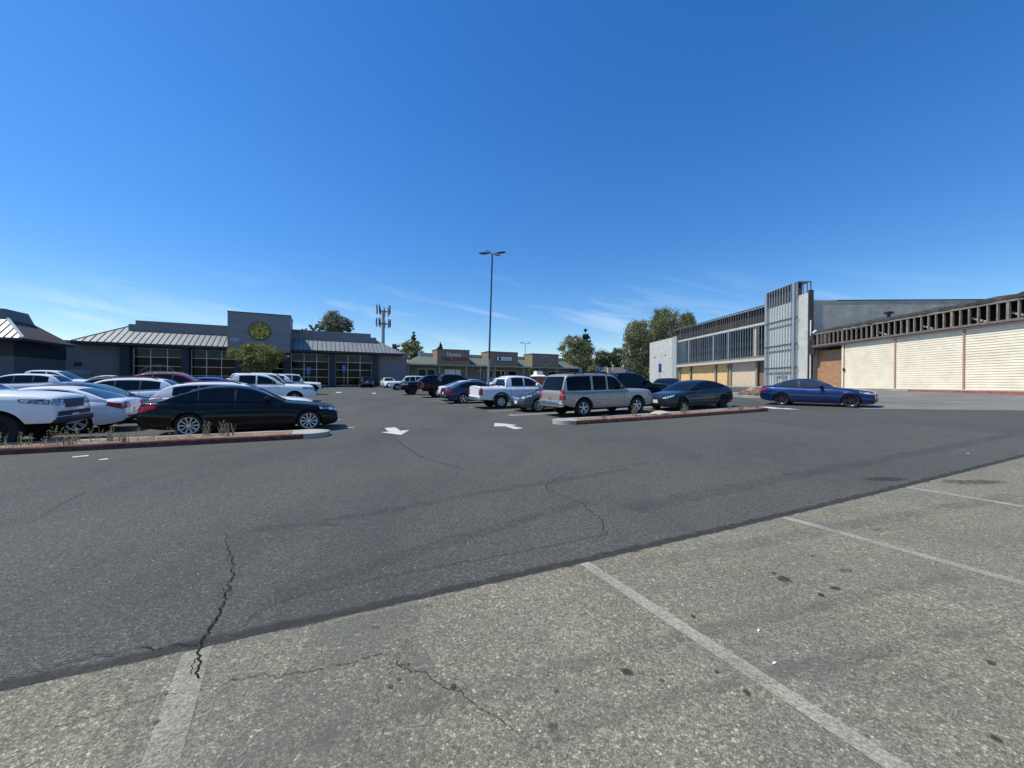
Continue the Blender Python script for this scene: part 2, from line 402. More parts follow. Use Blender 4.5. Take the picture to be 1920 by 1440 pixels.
for s in ((1472, 1089, .085, .07), (1452, 1078, .03), (1540, 1118, .03), (1567, 1106, .06, .03), (1587, 1072, .1, .05, .75), (850, 1294, .028), (730, 1293, .022), (747, 1279, .016), (1176, 1267, .045), (1042, 1301, .022), (1401, 1303, .03),
          (1031, 1372, .06, .05, .8), (290, 1363, .022), (1660, 899, .55, .2, .8), (1820, 905, .7, .22, .85), (1300, 1160, .025), (1860, 1247, .04, .03), (1870, 1392, .03), (800, 1138, .06, .04, .7), (704, 1180, .05, .03, .8), (1010, 1405, .08, .05, .6),
          (1400, 1045, .07, .03, .7), (1650, 995, .2, .08, .6), (1525, 1045, .05, .03, .8), (800, 808, .5, .12, .7), (960, 960, .5, .2, .5), (610, 985, .5, .12, .62), (1345, 1265, .02), (1240, 1283, .025, .02, .8)):
    stain(*s)
M['scuff'] = make_worn('tyre_scuff', (.040, .040, .042), .42, 3, .8, .2, .14); M['scuff_old'] = make_worn('grimy_band', (.165, .16, .14), .40, 5, .8, .30, .1)
for pts, w in (([(470, 995), (560, 985), (640, 972), (760, 955)], .2), ([(700, 962), (900, 925), (1180, 880)], .3), ([(1180, 955), (1400, 910), (1640, 865), (1900, 815)], .5), ([(500, 1130), (760, 1040), (1100, 940)], .3)):
    ribbon('tyre_scuff', [survey(*p) for p in pts], (w, w), M['scuff'], .006, .04, .1, True)
for pts, w in (([(560, 1400), (900, 1300), (1300, 1190), (1800, 1080)], .16), ([(900, 1420), (1300, 1300), (1900, 1170)], .14), ([(1200, 1060), (1600, 985), (1900, 930)], .3)):
    ribbon('grimy_band', [survey(*p) for p in pts], (w, w), M['scuff_old'], .0075, .03, .06, True)
# fresh white markings
W_ = M['line_new']
U = Vector((math.cos(R(25.5)), math.sin(R(25.5)))); V = Vector((-U.y, U.x))
LS = [(.03, 17.25), (-1.17, 19.4), (-2.49, 21.85), (-3.7, 23.95), (-4.81, 25.9), (-5.92, 27.9), (-7.07, 30.1), (-8.28, 32.5), (-9.4, 35), (-10.5, 37.5)]
for p in LS:
    sheet('stall_line', [line(p, Vector(p) + U * 9.6, .1)], .008, W_)
sheet('stall_line', [line(Vector(LS[0]) + V * .38, Vector(LS[0]) + V * .38 + U * 9.6, .1), line(LS[0], Vector(LS[0]) + V * .42, .1)], .012, W_)
for i in range(10):
    p = Vector((-5.6, 13.0)) + V * 2.72 * i + U * (.25 - .35 * i)
    sheet('stall_line', [line(p, p - U * 11.4, .1)], .008, W_)
sv = lambda pts: [tuple(survey(*p)) for p in pts]
sheet('lane_arrow', [sv([(714, 811), (768, 806.5), (752, 816)]), sv([(721, 803), (741, 801.7), (751, 808.2), (728, 809.5)])], .009, W_)
sheet('lane_arrow', [sv([(926, 800), (928, 793.5), (941, 794.3), (946, 799.6)]), sv([(941, 794.3), (969, 797.2), (956, 799.3), (945, 799.6)]), sv([(942, 798.5), (957, 798.5), (981, 803.6), (965, 805.2)])], .009, W_)
sheet('lane_arrow', [sv([(1422, 763), (1440, 762.8), (1468, 766), (1452, 767)]), sv([(1456, 766.8), (1476, 765.6), (1502, 768.6)])], .009, W_)
sheet('road_letter_remnant', [sv([(134, 857), (165, 854), (166, 856), (136, 858.5)])], .008, W_)
sheet('road_letter_remnant', [sv([(184, 862.5), (202, 860), (203, 862), (187, 863.5)])], .008, W_)
sheet('lane_arrow', [sv([(629, 735.5), (640, 735), (641, 736.4), (631, 737)]), sv([(696, 737), (704, 736.6), (706, 738), (699, 738.4)])], .009, W_)

# ------------------------------------------------------------------ car builder
def interp(tab, x):
    if x <= tab[0][0]: return tab[0][1]
    if x >= tab[-1][0]: return tab[-1][1]
    n = len(tab)
    def slope(i):                          # monotone tangents
        if i == 0 or i == n - 1:
            j = min(i, n - 2); return (tab[j + 1][1] - tab[j][1]) / (tab[j + 1][0] - tab[j][0])
        a = (tab[i][1] - tab[i - 1][1]) / (tab[i][0] - tab[i - 1][0]); b = (tab[i + 1][1] - tab[i][1]) / (tab[i + 1][0] - tab[i][0])
        return 0 if a * b <= 0 else 2 * a * b / (a + b)
    for i in range(n - 1):
        if x <= tab[i + 1][0]:
            h = tab[i + 1][0] - tab[i][0]; t = (x - tab[i][0]) / h; m0, m1 = slope(i) * h, slope(i + 1) * h
            return (2 * t**3 - 3 * t**2 + 1) * tab[i][1] + (t**3 - 2 * t**2 + t) * m0 + (-2 * t**3 + 3 * t**2) * tab[i + 1][1] + (t**3 - t**2) * m1
SIDE = [(0, .94), (.10, .975), (.3, .995), (.5, 1.0), (.66, .992), (.72, .978), (.76, .985), (.88, .968), (1, .93)]
SIDE_BOX = [(0, .955), (.1, .985), (.3, .995), (.5, 1.0), (.66, 1.0), (.72, .99), (.78, .992), (.9, .985), (1, .955)]
def loft(bm, secs, close_ends=True):
    rows = []
    for s in secs:
        row = [bm.verts.new(p) for p in s[0]]; rows.append((row, s[1]))
    for (a, _), (b, _) in zip(rows, rows[1:]):
        for j in range(len(a) - 1):
            pts = [a[j], a[j + 1], b[j + 1], b[j]]
            try: bm.faces.new(pts)
            except ValueError: pass
    return rows
def build_body(S):
    L, W = S['L'], S['W']; fa, ra, Rw = S['fa'], S['ra'], S['R']; bm = bmesh.new()
    fr, rr, fk, rk = S.get('fr', .9), S.get('rr', .8), S.get('fk', .24), S.get('rk', .17)
    hw = lambda s: W / 2 * (1 - fk * (1 - min(s / fr, 1)) ** 2.3) * (1 - rk * (1 - min((L - s) / rr, 1)) ** 2.3)
    side = SIDE_BOX if S.get('boxy') else SIDE
    Ra = Rw * S.get('arch', 1.1)
    st = {0, L, .012, L - .012, .03, .06, .1, L - .03, L - .06, L - .1}
    s = .2
    while s < L - .15: st.add(round(s, 3)); s += .13
    for c in (fa, ra):
        for k in range(-12, 13): st.add(round(c + Ra * math.sin(math.pi / 2 * k / 12.), 4))
        st.add(c - Ra - .006); st.add(c + Ra + .006)
    bed = S.get('bed')
    if bed:
        for e in bed[:2]: st.add(e); st.add(e + .004)
    st = sorted(x for x in st if 0 <= x <= L)
    secs = []
    for s in st:
        zt, zb = interp(S['deck'], s), interp(S['bot'], s); w = hw(s); zs = zb
        for c in (fa, ra):
            if abs(s - c) <= Ra: zs = max(zs, Rw + math.sqrt(max(0, Ra * Ra - (s - c) ** 2)))
        zsh = zt - min(.09, .3 * (zt - zb)); zs = min(zs, zsh - .06); wi = w - .34
        x = L / 2 - s
        pts = [(0, zb + .02), (wi, zb + .02), (wi, zs + .001), (w * .93 - .02, zs + .001)]
        b0 = zb
        for t in (0, .12, .24, .36, .48, .6, .68, .72, .76, .84, .92, 1):
            z = zs + (zsh - zs) * t; f = (z - b0) / max(.01, zsh - b0)
            yy = w * interp(side, f)
            if zs > zb + .01: yy += S.get('flare', .012) * math.exp(-((z - zs) / .09) ** 2)
            pts.append((yy, z))
        e = zt - zsh; wt = w * interp(side, 1)
        pts += [(wt - e * .25, zsh + e * .5), (wt - e * .75, zsh + e * .85)]
        dip = bed[2] if bed and bed[0] < s <= bed[1] else 0
        cr = S.get('crown', .035)
        if dip: pts += [(wt - e * .95, zt), (wt - e * .97, zt - dip), (0, zt - dip)]
        else: pts += [(wt * .8, zt + cr * .35), (wt * .45, zt + cr * .85), (0, zt + cr)]
        full = [(x, y, z) for y, z in pts] + [(x, -y, z) for y, z in pts[-2:0:-1]]
        secs.append((full, s))
    np_ = len(secs[0][0])
    rows = []
    for f, s in secs: rows.append([bm.verts.new(p) for p in f])
    half = (np_ - 2) // 2
    for a, b in zip(rows, rows[1:]):
        for j in range(np_):
            k = (j + 1) % np_; jj = min(j, np_ - 1 - j)
            f = bm.faces.new((a[j], a[k], b[k], b[j]))
            zc = (a[j].co.z + a[k].co.z + b[j].co.z + b[k].co.z) / 4
            if jj < 3: f.material_index = 1
            elif S.get('clad') and zc < S['clad']: f.material_index = 1
    for r_, rev in ((rows[0], False), (rows[-1], True)):
        f = bm.faces.new(r_[::-1] if rev else r_)
    # greenhouse
    cab = S['cab']; s0, s1 = cab[0][0], cab[-1][0]; tum = S.get('tum', .42); n = 44; prev = None; cv = []
    ss = sorted({s0 + (s1 - s0) * i / n for i in range(n + 1)} | {c[0] for c in cab})
    for s in ss:
        zr = interp(cab, s); zb = min(interp(S['deck'], s) - .05, zr - .02); h = zr - zb
        hb = hw(s) * S.get('inset', .90); x = L / 2 - s; k = min(1, h / .35)
        Y = lambda z: hb - tum * max(0, z - zb - .05) * (1 + .35 * max(0, z - zb - .2))
        pts = [(hb, zb), (Y(zb + h * .3), zb + h * .3), (Y(zb + h * .6), zb + h * .6), (Y(zr - .10 * k), zr - .10 * k), (Y(zr - .10 * k) - .022 * k, zr - .045 * k), (Y(zr - .10 * k) - .07 * k, zr - .014 * k), (Y(zr) * .55, zr + .012 * k), (0, zr + .02 * k)]
        row = [bm.verts.new((x, y, z)) for y, z in pts] + [bm.verts.new((x, -y, z)) for y, z in pts[-2::-1]]
        if prev:
            for j in range(len(row) - 1): bm.faces.new((prev[j], row[j], row[j + 1], prev[j + 1])).material_index = 2 if S.get('cab_paint') else 0
        else: bm.faces.new(row[::-1])
        prev = row
    bm.faces.new(prev)
    bmesh.ops.recalc_face_normals(bm, faces=bm.faces[:])
    return bm, hw
DIRS = {'side': Vector((0, -1, 0)), 'top': Vector((0, 0, -1)), 'front': Vector((-1, 0, 0)), 'rear': Vector((1, 0, 0))}
class Decals:
    def __init__(s, bm, L): s.bvh = BVHTree.FromBMesh(bm); s.L = L; s.bm = bmesh.new()
    def grid(s, g, axis, off=.006, mirror=None):
        d = DIRS[axis]; L = s.L
        for mir in ((1, -1) if (mirror if mirror is not None else axis == 'side') else (1,)):
            vs = []
            for row in g:
                r = []
                for a, b in row:
                    if axis == 'side': o = Vector((L / 2 - a, 3, b))
                    elif axis == 'top': o = Vector((L / 2 - a, b, 4))
                    elif axis == 'front': o = Vector((L, a * mir, b))
                    else: o = Vector((-L, a * mir, b))
                    h = s.bvh.ray_cast(o, d)
                    if h[0] is None: r.append(None); continue
                    p = h[0] - d * off
                    if axis == 'side' and mir < 0: p.y = -p.y
                    r.append(s.bm.verts.new(p))
                vs.append(r)
            for a, b in zip(vs, vs[1:]):
                for j in range(len(a) - 1):
                    q = (a[j], a[j + 1], b[j + 1], b[j])
                    if None not in q: s.bm.faces.new(q)
        return s
    def quad(s, c, axis, nu=6, nv=3, **k):
        (a, b, c_, d_) = [Vector(p) for p in c]
        g = [[tuple(a.lerp(b, i / nu).lerp(d_.lerp(c_, i / nu), j / nv)) for j in range(nv + 1)] for i in range(nu + 1)]
        return s.grid(g, axis, **k)
    def strip(s, rows, axis, nv=5, **k):
        return s.grid([[(a, lo + (hi - lo) * j / nv) for j in range(nv + 1)] for a, lo, hi in rows], axis, **k)
    def get(s):
        bm = s.bm; bmesh.ops.recalc_face_normals(bm, faces=bm.faces[:]); s.bm = bmesh.new(); return bm
wheel_cache = {}
def wheel_meshes(Rw, tw, style, rimf):
    key = (Rw, tw, style, rimf)
    if key in wheel_cache: return wheel_cache[key]
    rr = Rw * rimf; n = 36; bm = bmesh.new(); h = tw / 2
    prof = [(rr * .98, -h * .8), (Rw * .94, -h), (Rw * .985, -h * .8), (Rw, -h * .4), (Rw, h * .4), (Rw * .985, h * .8), (Rw * .94, h), (rr * 1.05, h * .92), (rr, h * .82), (rr * .95, h * .4), (rr * .93, -.02)]
    ring = [[bm.verts.new((r * math.cos(t), y, r * math.sin(t))) for r, y in prof] for t in [2 * math.pi * i / n for i in range(n)]]
    for i in range(n):
        for j in range(len(prof) - 1): bm.faces.new((ring[i][j], ring[i][j + 1], ring[(i + 1) % n][j + 1], ring[(i + 1) % n][j]))
    bm.faces.new([r[0] for r in ring]); bm.faces.new([r[-1] for r in ring])
    tyre = finish(fixn(bm), 'wheel', 40)
    bm = bmesh.new(); yf = h * .72
    def ringband(r0, r1, y0, y1, mi=0):
        a = [[bm.verts.new((r * math.cos(t), y, r * math.sin(t))) for r, y in ((r0, y0), (r1, y1))] for t in [2 * math.pi * i / n for i in range(n)]]
        for i in range(n): bm.faces.new((a[i][0], a[i][1], a[(i + 1) % n][1], a[(i + 1) % n][0])).material_index = mi
    ringband(rr * .90, rr * 1.01, yf - .005, yf + .012); ringband(rr * .88, rr * .90, yf - .05, yf - .005)
    ringband(0.001, rr * .9, 0.0, 0.0, 1)
    def spoke(t, w0, w1, r0, r1, dy=.0):
        c, s_ = math.cos(t), math.sin(t); pts = []
        for r, w in ((r0, w0), (r1, w1)):
            for sg in (-1, 1): pts.append((r * c - sg * w * s_, r * s_ + sg * w * c))
        yy = [yf - .004 + dy, yf - .004 + dy, yf, yf]
        f = [bm.verts.new((p[0], y, p[1])) for p, y in zip(pts, yy)]; b = [bm.verts.new((p[0], y - .03, p[1])) for p, y in zip(pts, yy)]
        for q in ((0, 1, 3, 2),): bm.faces.new([f[i] for i in q])
        for i, j in ((0, 1), (1, 3), (3, 2), (2, 0)): bm.faces.new((f[i], f[j], b[j], b[i]))
    if style == 'multi':
        for k in range(10):
            for dd in (-.055, .055):
                spoke(2 * math.pi * k / 10 + dd, .005, .008, rr * .12, rr * .93)
    elif style == 'five':
        for k in range(5): spoke(2 * math.pi * k / 5 + .3, rr * .14, rr * .12, rr * .1, rr * .93)
    elif style == 'twin':
        for k in range(5):
            for dd in (-.17, .17): spoke(2 * math.pi * k / 5 + dd, .013, .016, rr * .1, rr * .93)
    else:
        ringband(rr * .25, rr * .72, yf - .01, yf - .03)
        for k in range(8): spoke(2 * math.pi * k / 8, .03, .035, rr * .2, rr * .93)
    t = [bm.verts.new((rr * .2 * math.cos(2 * math.pi * i / 14), yf + .004, rr * .2 * math.sin(2 * math.pi * i / 14))) for i in range(14)]; bm.faces.new(t)
    rim = finish(fixn(bm), 'rim')
    wheel_cache[key] = (tyre, rim); return tyre, rim

def car(name, S, pos, yaw, col_, label, cat='car', group=None, detail=2, **ov):
    S = dict(S); S.update(ov)
    L, W = S['L'], S['W']; p = Vector(pos); z = gz(p.x, p.y)
    root = empty(name, (p.x, p.y, z), 0, label=label, cat=cat, group=group)
    e = .5; nx = (gz(p.x + e, p.y) - gz(p.x - e, p.y)) / (2 * e); ny = (gz(p.x, p.y + e) - gz(p.x, p.y - e)) / (2 * e)
    q = Vector((0, 0, 1)).rotation_difference(Vector((-nx, -ny, 1)).normalized())
    root.rotation_euler = (q.to_matrix() @ Matrix.Rotation(R(yaw), 3, 'Z')).to_euler()
    bm, hw = build_body(S); D = Decals(bm, L)
    put('body', bm, [col_, M['under']] + ([S['cab_paint']] if S.get('cab_paint') else []), root, 32)
    deck, cab = S['deck'], S['cab']; G = S.get('glass', M['glass'])
    # side windows
    top = S.get('wtop', .085)
    for sa, sb in S['win']:
        n = max(3, int((sb - sa) / .09)); rows = []
        for i in range(n + 1):
            s = sa + (sb - sa) * i / n; lo = interp(deck, s) + S.get('wlo', .035); hi = interp(cab, s) - top
            rows.append((s, lo, max(lo + .004, hi)))
        D.strip(rows, 'side', 5)
        put_each('side_window', D.get(), G, root, 30)
    if not S.get('boxy'):
        for (a0, b0), (a1, b1) in zip(S['win'], S['win'][1:]):
            rows = [(s, interp(deck, s) + S.get('wlo', .035), max(interp(deck, s) + S.get('wlo', .035) + .004, interp(cab, s) - top)) for s in (b0 + .004, (b0 + a1) / 2, a1 - .004)]
            D.strip(rows, 'side', 5, off=.005); put_each('pillar_trim', D.get(), M['trim'], root, 30)
    # windscreen
    def screen(name, sa, sb, mat, axis='top'):
        rows = []
        for i in range(9):
            s = sa + (sb - sa) * i / 8; zr = interp(cab, s); zb = interp(deck, s) - .05
            y = hw(s) * S.get('inset', .9) - S.get('tum', .42) * max(0, zr - zb - .05) * (1 + .35 * max(0, zr - zb - .2)) - S.get('wsin', .10)
            rows.append((s, -y, y))
        D.strip(rows, 'top', 10); put(name, D.get(), mat, root, 30)
    screen('windscreen', S['ws'][0], S['ws'][1], S.get('wsglass', G))
    if 'rw' in S: screen('rear_window', S['rw'][0], S['rw'][1], G)
    if 'rwq' in S:
        y, z0, z1, y2 = S['rwq']; D.quad([(-y, z0), (y, z0), (y2, z1), (-y2, z1)], 'rear', 10, 6, mirror=False); put('rear_window', D.get(), G, root, 30)
    # lamps
    for sg in (1, -1):
        for part, key, ax, m in (('headlight', 'hl', 'front', S.get('hlm', M['lamp'])), ('tail_light', 'tl', 'rear', M['lamp_red'])):
            if key not in S: continue
            f, sd = S[key]
            b2 = bmesh.new()
            for q, a in ((f, ax), (sd, 'side')):
                if not q: continue
                if a != 'side': q = [(y * sg, z_) for y, z_ in q]
                cq = [sum(p_[i] for p_ in q) / 4 for i in (0, 1)]
                D.quad([(cq[0] + (p_[0] - cq[0]) * 1.10, cq[1] + (p_[1] - cq[1]) * 1.22) for p_ in q], a, 5, 3, mirror=False, off=.006); nb_ = len(D.bm.faces)
                D.quad(q, a, 5, 3, mirror=False, off=.011)
                for i_, f_ in enumerate(D.bm.faces): f_.material_index = 0 if i_ >= nb_ else 1
                t = D.get()
                if a == 'side' and sg < 0:
                    for v in t.verts: v.co.y *= -1
                me = bpy.data.meshes.new('t'); t.to_mesh(me); t.free(); b2.from_mesh(me); bpy.data.meshes.remove(me)
            put(part, b2, [m, M['trim'] if part == 'headlight' else M['lamp_dark']], root, 30)
    for nm, key, ax, m in (('grille', 'grille', 'front', M['trim']), ('air_intake', 'intake', 'front', M['trim']), ('rear_trim', 'rtrim', 'rear', M['trim'])):
        if key in S and S[key]:
            D.quad(S[key], ax, 8, 3, mirror=False, off=.008); put(nm, D.get(), S.get(key + 'm', m), root, 30)
    for ax, pz in (('front', S.get('pf')), ('rear', S.get('pr'))):
        if pz:
            D.quad([(-.155, pz - .08), (.155, pz - .08), (.155, pz + .08), (-.155, pz + .08)], ax, 2, 2, mirror=False, off=.016); put('licence_plate', D.get(), M['plate'], root)
    # arch flares
    if S.get('flares'):
        for c in (S['fa'], S['ra']):
            r0 = S['R'] * S.get('arch', 1.1) + .004; r1 = r0 + .085
            D.grid([[(c + r * math.cos(t), S['R'] + r * math.sin(t)) for r in (r0, (r0 + r1) / 2, r1)] for t in [math.pi * i / 16 for i in range(17)]], 'side', .022)
            put_each('wheel_arch_flare', D.get(), S['flares'], root, 30)
    # door seams, handles, sills
    if detail > 1:
        b2 = bmesh.new()
        for s in S.get('seams', ()):
            D.strip([(s + .05 * math.sin(0), interp(S['bot'], s) + .1, interp(deck, s) - .03), (s + .009, interp(S['bot'], s) + .1, interp(deck, s) - .03)], 'side', 10, off=.003)
        put_each('door_seam', D.get(), M['under'], root); b2.free()
        for s in S.get('handles', ()):
            for sg in (1, -1):
                h = interp(deck, s) - S.get('hdrop', .16); hit = D.bvh.ray_cast(Vector((L / 2 - s, 3, h)), DIRS['side'])
                if hit[0] is None: continue
                y = hit[0].y * sg; b3 = rbox(L / 2 - s - .1, L / 2 - s + .1, y - .02, y + .025, h - .016, h + .016, .01, 2); put('door_handle', b3, S.get('handle_m', col_), root, 40)
    # mirrors
    sm = S['mirror']; zb = interp(deck, sm) + .11; yb = hw(sm) * S.get('inset', .9) + .10
    k = S.get('mk', 1)
    for sg in (1, -1):
        b3 = rbox(L / 2 - sm - .07 * k, L / 2 - sm + .06 * k, yb - .10, yb + .12 * k, zb - .065 * k, zb + .07 * k, .04, 3)
        for v in b3.verts: v.co.y *= sg
        put('wing_mirror', fixn(b3), S.get('mirror_m', col_), root, 50)
    # bumpers in their own colour
    if S.get('bump_r'):
        m, z0, z1, out = S['bump_r']; b3 = rbox(-L / 2 - out, -L / 2 + .14, -W / 2 * .93, W / 2 * .93, z0, z1, .04, 3); put('rear_bumper', b3, m, root, 40)
    if S.get('bump_f'):
        m, z0, z1, out = S['bump_f']; b3 = rbox(L / 2 - .16, L / 2 + out, -W / 2 * .84, W / 2 * .84, z0, z1, .05, 3); put('front_bumper', b3, m, root, 40)
    if S.get('rails'):
        a, b = S['rails']; pts = [a + (b - a) * i / 6 for i in range(7)]
        for sg in (1, -1):
            b3 = bmesh.new(); y = (hw(a) * S.get('inset', .9) - S.get('tum', .42) * .55) * .88 * sg
            tube(b3, [(L / 2 - s, y, interp(cab, s) + (.05 if 0 < i < 6 else .0)) for i, s in enumerate(pts)], .018, 6); put('roof_rail', b3, S.get('rail_m', M['trim']), root, 40)
        for s in (pts[1], pts[5]) if S.get('bars') else ():
            b3 = bmesh.new(); tube(b3, [(L / 2 - s, -.55, interp(cab, s) + .05), (L / 2 - s, .55, interp(cab, s) + .05)], .02, 6); put('roof_bar', b3, M['trim'], root, 40)
    if S.get('skirt'):
        m, zz = S['skirt']; D.strip([(s, zz, zz + .05) for s in [S['fa'] + S['R'] + .1 + (S['ra'] - S['fa'] - 2 * S['R'] - .2) * i / 6 for i in range(7)]], 'side', 1, off=.012); put_each('side_trim', D.get(), m, root)
    # wheels
    tyre, rim = wheel_meshes(S['R'], S.get('tw', .23), S.get('style', 'five'), S.get('rimf', .70))
    rm = S.get('rim_m', M['alloy'])
    for c in (S['fa'], S['ra']):
        for sg in (1, -1):
            w = link('wheel', tyre, M['rubber'], root, (L / 2 - c, sg * (W / 2 - S.get('tw', .23) / 2 - .012), S['R']))
            if sg < 0: w.rotation_euler.z = math.pi
            r = bpy.data.objects.new('rim', rim); col.objects.link(r); r.parent = w
            if len(rim.materials) == 0: rim.materials.append(rm); rim.materials.append(M['brake'])
            r.material_slots[0].link = 'OBJECT'; r.material_slots[0].material = rm
    return root, S, D, hw

def scaled(S, L, H, W, R_=None, **ov):       # stretch a base profile to another length and height
    T = dict(S); kx = L / S['L']; kz = H / S['H']; sx = lambda t: [(a * kx, b * kz) for a, b in t]
    for k in ('deck', 'cab', 'bot'): T[k] = sx(S[k])
    T['win'] = [(a * kx, b * kx) for a, b in S['win']]
    for k in ('ws', 'rw', 'rails'):
        if k in S: T[k] = tuple(a * kx for a in S[k])
    for k in ('seams', 'handles'):
        if k in S: T[k] = tuple(a * kx for a in S[k])
    kw = W / S['W']
    for k in ('hl', 'tl'):
        if k in S: f, sd = S[k]; T[k] = ([(a * kw, b * kz) for a, b in f] if f else None, sx(sd) if sd else None)
    for k in ('grille', 'intake', 'rtrim'):
        if S.get(k): T[k] = [(a * kw, b * kz) for a, b in S[k]]
    for k in ('pf', 'pr'):
        if S.get(k): T[k] = S[k] * kz
    if 'rwq' in S: a, b, c, d = S['rwq']; T['rwq'] = (a * kw, b * kz, c * kz, d * kw)
    T['fa'] = S['fa'] * kx; T['ra'] = S['ra'] * kx; T['mirror'] = S['mirror'] * kx
    for k in ('bump_r', 'bump_f'):
        if S.get(k): m, a, b, o = S[k]; T[k] = (m, a * kz, b * kz, o)
    if 'bed' in S: a, b, d = S['bed']; T['bed'] = (a * kx, L - (S['L'] - b) * kx, d * kz)
    T.update(L=L, H=H, W=W, R=R_ or S['R']); T.update(ov); return T

SEDAN = dict(L=4.94, W=1.87, H=1.42, R=.335, fa=.84, ra=3.815, style='multi', rimf=.72, tw=.24,
    deck=[(0, .55), (.03, .63), (.12, .71), (.35, .775), (.8, .84), (1.3, .90), (1.6, .935), (2.3, .945), (3.2, .965), (3.9, .985), (4.3, 1.0), (4.65, 1.0), (4.85, .98), (4.91, .88), (4.94, .74)],
    cab=[(1.42, .88), (1.75, 1.07), (2.1, 1.25), (2.4, 1.355), (2.75, 1.41), (3.1, 1.42), (3.5, 1.385), (3.9, 1.27), (4.25, 1.11), (4.5, .985)],
    bot=[(0, .30), (.08, .22), (.5, .17), (1.2, .19), (3.4, .20), (4.3, .23), (4.75, .30), (4.9, .36), (4.94, .42)],
    win=[(1.86, 2.72), (2.79, 3.60), (3.64, 4.0)], ws=(1.5, 2.38), rw=(3.72, 4.42), seams=(1.72, 2.75, 3.62), handles=(2.55, 3.45), mirror=1.95,
    hl=([(.42, .60), (.70, .62), (.70, .70), (.45, .68)], [(.08, .615), (.52, .70), (.55, .775), (.08, .70)]),
    tl=([(.40, .76), (.76, .76), (.76, .92), (.42, .90)], [(4.52, .84), (4.90, .72), (4.91, .86), (4.55, .93)]),
    grille=[(-.36, .50), (.36, .50), (.33, .65), (-.33, .65)], intake=[(-.6, .30), (.6, .30), (.55, .42), (-.55, .42)], rtrim=[(-.6, .44), (.6, .44), (.6, .50), (-.6, .50)], pf=.46, pr=.66)
COUPE = dict(SEDAN, L=4.68, W=1.87, H=1.39, R=.34, fa=.84, ra=3.65, style='twin',
    deck=[(0, .54), (.03, .62), (.12, .70), (.35, .765), (.8, .84), (1.3, .90), (1.6, .93), (2.2, .93), (2.9, .95), (3.5, .985), (4.0, 1.0), (4.4, 1.01), (4.58, .99), (4.65, .88), (4.68, .74)],
    cab=[(1.45, .88), (1.8, 1.07), (2.1, 1.22), (2.4, 1.335), (2.7, 1.385), (2.95, 1.39), (3.3, 1.35), (3.7, 1.23), (4.05, 1.08), (4.25, .99)],
    bot=[(0, .26), (.08, .18), (.5, .15), (1.2, .17), (3.3, .18), (4.1, .22), (4.5, .28), (4.65, .34), (4.68, .42)],
    win=[(1.9, 2.88), (2.94, 3.66)], ws=(1.53, 2.38), rw=(3.5, 4.17), seams=(1.75, 2.95), handles=(2.75,), mirror=1.98,
    tl=([(.36, .78), (.74, .78), (.74, .93), (.38, .91)], [(4.36, .82), (4.64, .76), (4.64, .90), (4.38, .93)]))
FASTBACK = dict(SEDAN, L=4.69, W=1.85, H=1.44, R=.335, fa=.86, ra=3.735, style='five',
    deck=[(0, .54), (.03, .63), (.14, .715), (.4, .80), (.9, .875), (1.3, .92), (1.6, .95), (2.3, .955), (3.2, .975), (3.9, 1.01), (4.3, 1.03), (4.5, 1.03), (4.62, 1.0), (4.67, .86), (4.69, .74)],
    cab=[(1.15, .87), (1.5, 1.06), (1.9, 1.25), (2.25, 1.38), (2.6, 1.435), (2.9, 1.44), (3.3, 1.40), (3.8, 1.26), (4.2, 1.11), (4.42, 1.02)],
    bot=[(0, .28), (.08, .2), (.5, .17), (1.2, .19), (3.3, .2), (4.1, .23), (4.5, .28), (4.66, .34), (4.69, .42)],
    win=[(1.72, 2.62), (2.68, 3.46), (3.5, 3.9)], ws=(1.22, 2.3), rw=(3.45, 4.35), seams=(1.6, 2.65, 3.5), handles=(2.45, 3.3), mirror=1.8, grille=None,
    hl=([(.40, .60), (.70, .62), (.70, .69), (.48, .66)], [(.08, .625), (.42, .72), (.44, .78), (.08, .70)]),
    tl=([(.34, .78), (.74, .78), (.74, .90), (.40, .90)], [(4.40, .86), (4.65, .78), (4.66, .88), (4.44, .96)]), intake=[(-.62, .28), (.62, .28), (.5, .45), (-.5, .45)])
CROSS = dict(SEDAN, L=4.62, W=1.88, H=1.66, R=.355, fa=.90, ra=3.60, style='five', clad=.42, fk=.2,
    deck=[(0, .62), (.03, .78), (.12, .87), (.4, .95), (.9, 1.01), (1.25, 1.05), (1.6, 1.07), (2.4, 1.085), (3.3, 1.11), (4.1, 1.15), (4.45, 1.16), (4.57, 1.08), (4.62, .80)],
    cab=[(1.15, 1.0), (1.5, 1.24), (1.85, 1.46), (2.15, 1.59), (2.5, 1.645), (3.0, 1.66), (3.5, 1.645), (3.95, 1.58), (4.2, 1.46), (4.4, 1.26), (4.52, 1.12)],
    bot=[(0, .34), (.08, .26), (.5, .22), (1.2, .23), (3.3, .24), (4.1, .28), (4.5, .34), (4.62, .46)],
    win=[(1.68, 2.50), (2.56, 3.30), (3.36, 3.98)], ws=(1.22, 2.1), rw=(4.02, 4.46), seams=(1.55, 2.53, 3.33), handles=(2.35, 3.18), mirror=1.76, crown=.04,
    hl=([(.40, .74), (.72, .76), (.72, .86), (.44, .84)], [(.08, .78), (.48, .86), (.5, .93), (.08, .87)]),
    tl=([(.44, .92), (.78, .92), (.78, 1.06), (.46, 1.06)], [(4.2, 1.0), (4.56, .90), (4.56, 1.04), (4.24, 1.09)]),
    grille=[(-.42, .62), (.42, .62), (.38, .80), (-.38, .80)], intake=[(-.6, .36), (.6, .36), (.55, .50), (-.55, .50)], rtrim=[(-.6, .45), (.6, .45), (.6, .56), (-.6, .56)], pf=.52, pr=.84, mk=1.15)
